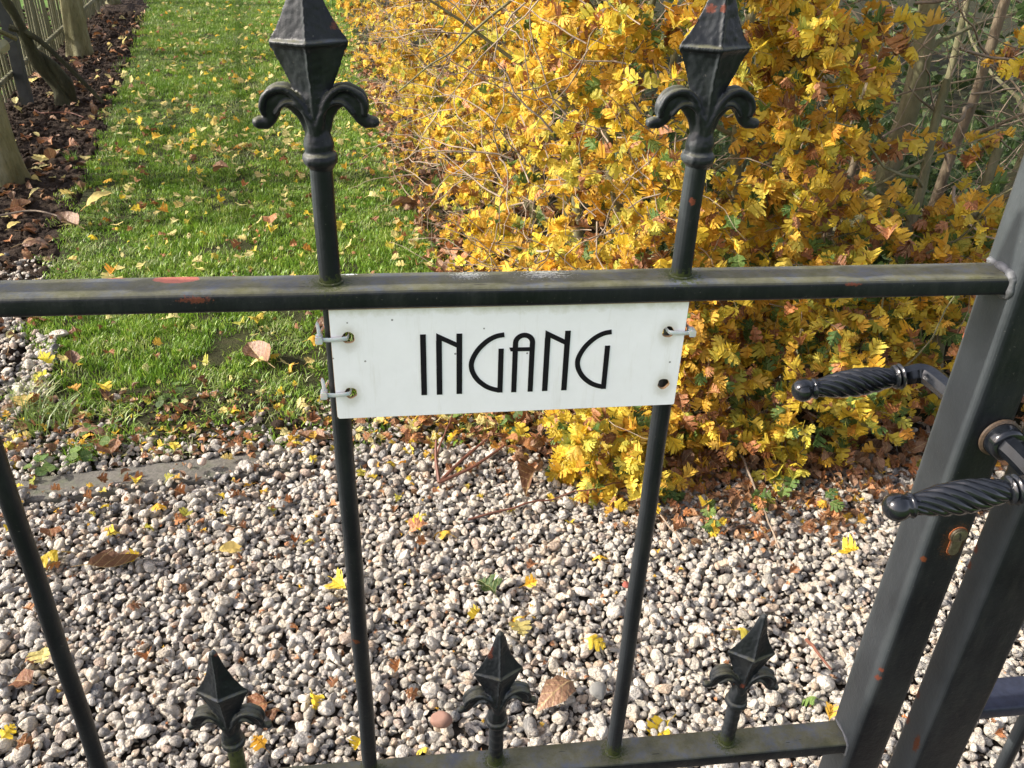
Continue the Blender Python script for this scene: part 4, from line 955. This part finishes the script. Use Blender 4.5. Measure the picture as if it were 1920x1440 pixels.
# long left face of the hedge
yy = 1.15
cnt = 0
while yy < 11:
    dens = 450 if yy < 3 else (280 if yy < 5 else 150)
    k = int(dens*.12)
    for _ in range(k):
        y = yy+random.random()*.12; z = random.random()**.85*1.75
        if nz(y*1.6, z*1.6, 1.7, 30) < -.24 and random.random() < .7: continue
        if nz(y, z, 7, 33) < -.22 and random.random() < .8: continue
        xo = xr_lawn(y)+.16+.10*nz(y, z, 2.2, 12)-.10*math.sin(min(1, z/1.0)*1.57)+(.05 if z < .2 else 0)
        x = xo-.10*(z < .5)+.26*random.random()**.8
        big = 1 if y < 3.2 else (1.12 if y < 6 else 1.3)
        green = .6 if z < .35 else .25
        grow((x+.08, y, z), (-.7, random.gauss(-.1, .7), random.gauss(.25, .5)), random.randint(5, 8), .028*big, .0016*big, 3, True, .040*big, pal_mix(3.0, 3.2+green, .75, .25+green*.4), ONX, .15)
    yy += .12
# front end of the hedge, left part dense, right part open
def front(nn, xa, xb, za, zb, ya, yb, size, pal, dens=lambda x, z: 1, **kw):
    for _ in range(nn):
        x = random.uniform(xa, xb); z = random.uniform(za, zb)
        if random.random() > dens(x, z): continue
        y = random.uniform(ya, yb)+.05*nz(x, z, 4, 7)
        grow((x, y, z), (random.gauss(-.15, .6), random.gauss(-.5, .4), random.gauss(.15, .5)), random.randint(5, 9), .027, .0016, 3, True, size, pal, Vector((-.35, -.85, .25)), .15, **kw)
front(400, .40, .95, .10, 1.75, 1.22, 1.62, .041, pal_mix(3, 3.4, .9, .5), lambda x, z: (1 if z > .3 else .6)*(.15 if nz(x, z, 6, 61) < -.15 else 1))
front(70, .86, 1.0, .55, 1.15, 1.32, 1.55, .045, pal_mix(3, 2.6, 1.3, .5), lambda x, z: .8)
front(400, .84, 2.3, .24, .57, 1.25, 1.65, .042, pal_mix(2.4, 3.0, 1.1, 1.3), lambda x, z: .15 if nz(x, z, 6, 62) < -.15 else 1)
front(34, 1.0, 2.3, .56, 1.15, 1.38, 1.95, .046, pal_mix(3, 1.4, 1.4, .3), lambda x, z: .7)
front(230, .60, 2.6, 1.42, 1.9, 1.35, 2.6, .055, pal_mix(3, 2, 1, .3), lambda x, z: .8)  # leafy roof above the view, added to shade the hedge interior
# tufts that hang to the ground in front
def tuft(cx, cy, cz, rx, ry, rz, n, pal, size=.042):
    for _ in range(n):
        a = Vector((random.gauss(0, 1), random.gauss(0, 1), random.gauss(0, 1))).normalized()*random.random()**.4
        grow((cx+a.x*rx, cy+a.y*ry, max(.02, cz+a.z*rz)), (a.x, a.y-.3, a.z+.1), random.randint(3, 6), .022, .0013, 3, True, size, pal, Vector((-.4, -.7, .5)), .1)
tuft(.43, 1.14, .10, .07, .05, .08, 42, pal_mix(1.2, 4, .4, .9), .043)
tuft(.47, 1.08, .05, .06, .03, .04, 14, pal_mix(1.4, 4, .4, .4), .038)
tuft(.98, 1.17, .16, .13, .08, .11, 72, pal_mix(1.4, 4.4, .6, .9), .040)
tuft(.70, 1.22, .18, .10, .06, .12, 46, pal_mix(3, 2, 1.6, .5), .042)
tuft(.62, 1.30, .34, .16, .08, .14, 70, pal_mix(3.4, 1.6, 1.2, .4), .043)
tuft(1.22, 1.32, .32, .14, .08, .10, 26, pal_mix(2, 2.6, 1, .8), .044)
tuft(1.30, 1.18, .10, .12, .06, .06, 12, pal_mix(2, 2, 1, 1.4), .040)
# green weed leaves on the gravel at the hedge foot
tuft(.66, .99, .03, .10, .05, .015, 4, pal_mix(.3, .8, .5, 3), .034)
tuft(.84, .97, .03, .10, .04, .015, 4, pal_mix(.5, .8, 1.5, 1.6), .036)
# bare crossing twigs in the open part and inside
for _ in range(420):
    x, y, z = random.uniform(.85, 2.5), random.uniform(1.35, 2.4), random.uniform(.15, 1.35)
    grow((x, y, z), (random.gauss(0, 1), random.gauss(-.2, .6), random.gauss(.15, .5)), random.randint(6, 11), .045, random.choice((.0012, .0015, .002, .003, .0042)), 4, False, .05, None, ONX, mb=TWb, grav=0)
for _ in range(950):
    y = 1.2+5*random.random()**1.4; x = xr_lawn(y)+random.uniform(-.04, .38); z = random.uniform(.05, 1.6)
    grow((x, y, z), (random.gauss(-.4, .7), random.gauss(0, .8), random.gauss(.2, .5)), random.randint(5, 9), .04, random.uniform(.0014, .003), 3, False, .05, None, ONX, mb=TWb, grav=0)
tw = TW.build('leafy_twigs', M_TWIG, hedge, angle=0); tag(tw, kind='stuff')
tw = TWb.build('bare_twigs', M_TWIG, hedge, angle=0); tag(tw, kind='stuff')
def rot_of(d, n):
    y = d.normalized(); z = (n-y*n.dot(y)).normalized(); x = y.cross(z)
    return Matrix((x, y, z)).transposed()
# the 300 leaves nearest the lens become parts, the others one scattered part
inv = cam.matrix_world.inverted(); f_ = 1605.5
cand = []
for i, p in enumerate(FP):
    q = inv @ p
    if q.z < -.3:
        px, py = 960+f_*q.x/-q.z, 720-f_*q.y/-q.z
        if 640 < px < 1860 and 0 < py < 1010: cand.append((q.length+random.random()*.25, i))
cand.sort(); single = set(i for _, i in cand[:300])
rest = [i for i in range(len(FP)) if i not in single]
RM = {}
for i in range(len(FP)): RM[i] = rot_of(FD[i], FN[i])
for i in single:
    o = link('leaf', HAWS[FI[i]], hedge); s = FS_[i]
    o.matrix_basis = Matrix.Translation(FP[i]-HV) @ RM[i].to_4x4() @ Matrix.Diagonal((s, s, s, 1))
scatter('foliage', [FP[i]-HV for i in rest], [tuple(RM[i].to_euler()) for i in rest], [(FS_[i],)*3 for i in rest], [FI[i] for i in rest], 'hawthorn', hedge)
print('leaves', len(FP), 'small fallen', nleaf)

# dark undergrowth and shrubs behind the open part
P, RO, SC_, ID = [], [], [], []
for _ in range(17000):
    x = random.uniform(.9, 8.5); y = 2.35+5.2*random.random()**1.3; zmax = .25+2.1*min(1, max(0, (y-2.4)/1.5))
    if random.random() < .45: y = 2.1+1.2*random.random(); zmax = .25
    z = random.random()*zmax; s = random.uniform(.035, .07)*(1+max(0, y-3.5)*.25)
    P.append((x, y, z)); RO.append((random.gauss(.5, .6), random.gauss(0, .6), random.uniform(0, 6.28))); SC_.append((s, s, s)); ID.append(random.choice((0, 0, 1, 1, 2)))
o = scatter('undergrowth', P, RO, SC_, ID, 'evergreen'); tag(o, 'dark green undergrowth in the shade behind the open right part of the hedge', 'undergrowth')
P, RO, SC_, ID = [], [], [], []
for _ in range(3800):
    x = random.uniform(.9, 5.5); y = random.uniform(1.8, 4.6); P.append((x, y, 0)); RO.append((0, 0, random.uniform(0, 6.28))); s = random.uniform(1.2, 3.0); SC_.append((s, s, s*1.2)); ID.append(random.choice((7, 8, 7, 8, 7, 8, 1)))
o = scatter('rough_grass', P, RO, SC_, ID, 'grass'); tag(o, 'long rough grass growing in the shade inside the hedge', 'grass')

# ------------------------------------------------------------------ trees at the left
def tree(x, y, r, h, label, seed):
    t = empty('tree', (x, y, 0), label, 'tree', None); rd = random.Random(seed); n = 26; P = []
    for i in range(n):
        z = -.06+(h+.06)*(i/(n-1))**1.3; P.append(Vector((.05*noise.noise(Vector((seed, 0, z*.8))), .05*noise.noise(Vector((0, seed, z*.8))), z)))
    m = MB(); rad = [r*(1+.20*math.exp(-max(p.z, 0)/.09)-.10*p.z/h*3) for p in P]; k = 28; vs = []; fs = []
    for p, q in zip(P, rad):
        for j in range(k):
            a = 2*math.pi*j/k; rr = q*(1+.10*noise.noise(Vector((math.cos(a)*1.6, math.sin(a)*1.6, p.z*2.2+seed)))+.16*math.exp(-max(p.z, 0)/.07)*math.sin(5*a+seed))
            vs.append((p.x+rr*math.cos(a), p.y+rr*math.sin(a), p.z))
    for i in range(n-1):
        for j in range(k): j2 = (j+1) % k; fs.append((i*k+j, i*k+j2, (i+1)*k+j2, (i+1)*k+j))
    fs.append(tuple((n-1)*k+j for j in range(k))); m.add(vs, fs); tr = m.build('trunk', M_BARK, t, angle=0)
    for b in range(5):
        i = n-1-rd.randrange(8); p = P[i].copy(); a = rd.uniform(0, 6.28); d = Vector((math.cos(a), math.sin(a), .9)).normalized(); pts = [p.copy()]
        for _ in range(7): d = (d+Vector((rd.gauss(0, .15), rd.gauss(0, .15), .1))).normalized(); p = p+d*.28; pts.append(p.copy())
        mm = MB(); mm.tube(pts, np.linspace(r*.4, r*.08, 8), 8); mm.build('limb', M_BARK, tr)
    return t
tree(-1.915, 3.62, .100, 3.2, 'thick mossy tree trunk at the left edge, nearest of the row', 1)
tree(-2.575, 7.02, .082, 3.2, 'straight pale barked tree trunk in front of the picket fence', 2)
tree(-3.17, 10.15, .085, 3.2, 'farthest tree of the row, only its foot in view at the top', 3)
# old twisted shrub by the fence
sh = empty('shrub', (-2.20, 5.25, 0), 'dark twisted old shrub with a cut leaning branch beside the fence', 'shrub')
m = MB(); P = spline([(.05, 0, -.03), (.03, .02, .10), (-.04, .0, .24), (-.07, -.03, .38), (-.09, -.06, .52), (-.13, -.10, .66)], 18); m.tube(P, [.048*(1-.5*i/17)*(1+.45*noise.noise(Vector(p)*9)) for i, p in enumerate(P)], 14); m.build('trunk', M_OLD, sh)
m = MB(); P = spline([(.10, .03, -.03), (.09, .02, .10), (.03, .02, .22), (-.08, .0, .34)], 14); m.tube(P, [.040*(1-.4*i/13)*(1+.5*noise.noise(Vector(p)*14)) for i, p in enumerate(P)], 10); m.build('trunk', M_OLD, sh)
m = MB(); P = spline([(-.14, -.06, .46), (-.02, -.05, .41), (.10, -.04, .28), (.22, -.03, .12), (.30, -.04, .02)], 14); m.tube(P, np.linspace(.020, .011, 14), 8); m.build('branch', M_OLD, sh)
m = MB(); P = spline([(-.10, -.1, .40), (-.22, -.25, .50), (-.30, -.4, .48), (-.42, -.5, .50)], 14); m.tube(P, np.linspace(.014, .006, 14), 7); br = m.build('branch', M_BARK, sh)
for k, (dx, dz, s, mi) in enumerate(((-.34, .44, .085, 0), (-.29, .48, .075, 0), (-.20, .40, .10, 1), (-.10, .36, .11, 1), (-.26, .37, .09, 1), (-.02, .43, .08, 1), (-.33, .30, .07, 1))):
    me = bpy.data.meshes.get('round_yellow') or leaf_mesh('round_yellow', M_YEL, 'round', .2, .3, .1, 12); me2 = bpy.data.meshes.get('round_grey') or leaf_mesh('round_grey', simple('grey_green_leaf', (.30, .30, .19), .6, .2), 'round', .2, .3, .1, 13)
    o = link('leaf', (me, me2)[mi], sh); o.location = (dx, -.42, dz); o.scale = (s, s, s); o.rotation_euler = (R(50+k*9), R(k*23), R(k*47))

# ------------------------------------------------------------------ picket fence
fa = Vector((-2.10, 3.0, 0)); fd = Vector((-.15, 1, 0)).normalized(); fn = Vector((-fd.y, fd.x, 0)); 
fence = empty('picket_fence', fa, 'weathered grey green wooden picket fence behind the row of trees', 'fence')
slm = MB(); slm.section(rrect(.027, .013, .003, 1), (0, 0, 0), (0, 0, 1.05), tuple(fd), tuple(fn)); slme = slm.mesh('slat', M_FENCE, True, 30)
N_ = 102
for i in range(N_):
    p = fd*(.080*i)+fn*.022; o = link('slat', slme, fence); o.location = p+Vector((0, 0, .04+random.uniform(-.02, .02))); o.rotation_euler = (random.gauss(0, .012), random.gauss(0, .02), random.gauss(0, .08))
for z in (.17, .90):
    m = MB(); m.section(rrect(.030, .025, .004, 1), fd*-.05+Vector((0, 0, z))-fn*.004, fd*(.080*N_)+Vector((0, 0, z))-fn*.004, tuple(Vector((0, 0, 1))), tuple(fn), 12, .003); m.build('rail', M_FENCE, fence)
M_FP = simple('dark_fence_post', (.035, .04, .04), .7, .3, 20)
for d in (0, 2.33, 4.8, 7.3):
    m = MB(); m.box(tuple(fd*d-fn*.055+Vector((0, 0, .33))), (.06, .06, .84)); m.build('post', M_FP, fence, smooth=False)

# ------------------------------------------------------------------ small plants at the lawn corner
def tuft_plant(x, y, label, n, h, mat, seed, spread=.05, wd=.0015):
    me = clump_mesh(seed, mat, n, spread, h*.6, h, wd, 1.6); o = link('grass_tuft', me); o.location = (x, y, .004); return tag(o, label, 'grass tuft', None)
tuft_plant(-1.02, 1.47, 'pale arching grass tuft at the far left lawn corner', 150, .085, M_GRS, 71, .07)
tuft_plant(-1.10, 1.60, 'bushy pale grass tuft just above the folded tan leaf', 90, .07, M_GRS, 72, .06)
tuft_plant(-1.46, 4.55, 'bright green grass tuft standing alone at the soil edge', 220, .085, M_GR, 73, .09, .0018)
tuft_plant(-.88, 1.30, 'small green grass tuft behind the kerb', 60, .05, M_GR, 74, .04)
tuft_plant(-1.72, 4.0, 'little light green seedling tuft on the dark soil', 30, .06, M_GR, 75, .03)
wm = leaf_mesh('leaf', M_GRN, 'round', .15, .15, 0, 33)
def weed(x, y, label, n, sp, s0, seed, z0=None):
    rd = random.Random(seed); z0 = (zsurf(x, y) if y < 1.6 else 0) if z0 is None else z0
    t = empty('weed', (x, y, z0), label, 'weed', None)
    for i in range(n):
        a = rd.uniform(0, 6.28); q = sp*math.sqrt(rd.random()); h = rd.uniform(.012, .04); e = (q*math.cos(a), q*math.sin(a), h)
        m = MB(); m.tube([(0, 0, 0), (e[0]*.6, e[1]*.6, h*.7), e], .0008, 4, False); m.build('stalk', M_GR, t)
        o = link('leaf', wm, t); o.location = e; s = s0*rd.uniform(.6, 1.1); o.scale = (s, s, s); o.rotation_euler = (rd.gauss(0, .3), rd.gauss(0, .3), rd.uniform(0, 6.28))
weed(-.92, 1.25, 'low weed with round scalloped leaves growing over the left end of the kerb', 11, .06, .030, 1)
weed(-.84, 1.33, 'round leaved green weed right of the long brown leaf', 9, .06, .026, 2)
weed(-.72, 1.58, 'green clover like weed in the thin part of the lawn', 8, .06, .024, 3)
weed(.10, 1.42, 'small green weed among fallen leaves below the left part of the sign', 7, .05, .028, 4)
weed(.24, 1.36, 'green weed among russet leaves below the letters of the sign', 8, .05, .028, 5)
weed(-.15, 1.50, 'green weed at the lawn end just right of the left sign bar', 6, .05, .024, 6)
weed(.06, 2.62, 'broad leaved weed where the lawn meets the hedge above the rail', 8, .08, .040, 7)
# single stones one can pick out
def stone(x, y, z, s, colr, label, k=3):
    mm = simple('stone_%s' % label.split()[0], colr, .7, .2, 60, .001); me = PEB[k][0].copy(); me.materials.clear(); me.materials.append(mm)
    o = link('pebble', me); o.location = (x, y, z); o.scale = (s, s, s); o.rotation_euler = (.2, .1, k); tag(o, label, 'pebble')
stone(-.565, 1.215, .032, .026, (.52, .40, .32), 'pinkish pebble resting on the kerb', 2)
stone(-.592, 1.200, .030, .022, (.26, .19, .13), 'brown pebble on the kerb beside the pinkish one', 5)
stone(-.009, .395, .032, .040, (.22, .12, .085), 'brick red oblong stone on the gravel left of the middle short spear', 6)
stone(.395, .69, .036, .024, (.28, .075, .05), 'small red pebble left of the third bar', 7)
stone(.28, .43, .034, .042, (.17, .17, .155), 'large flat grey stone in the gravel under the long rusty leaf', 1)
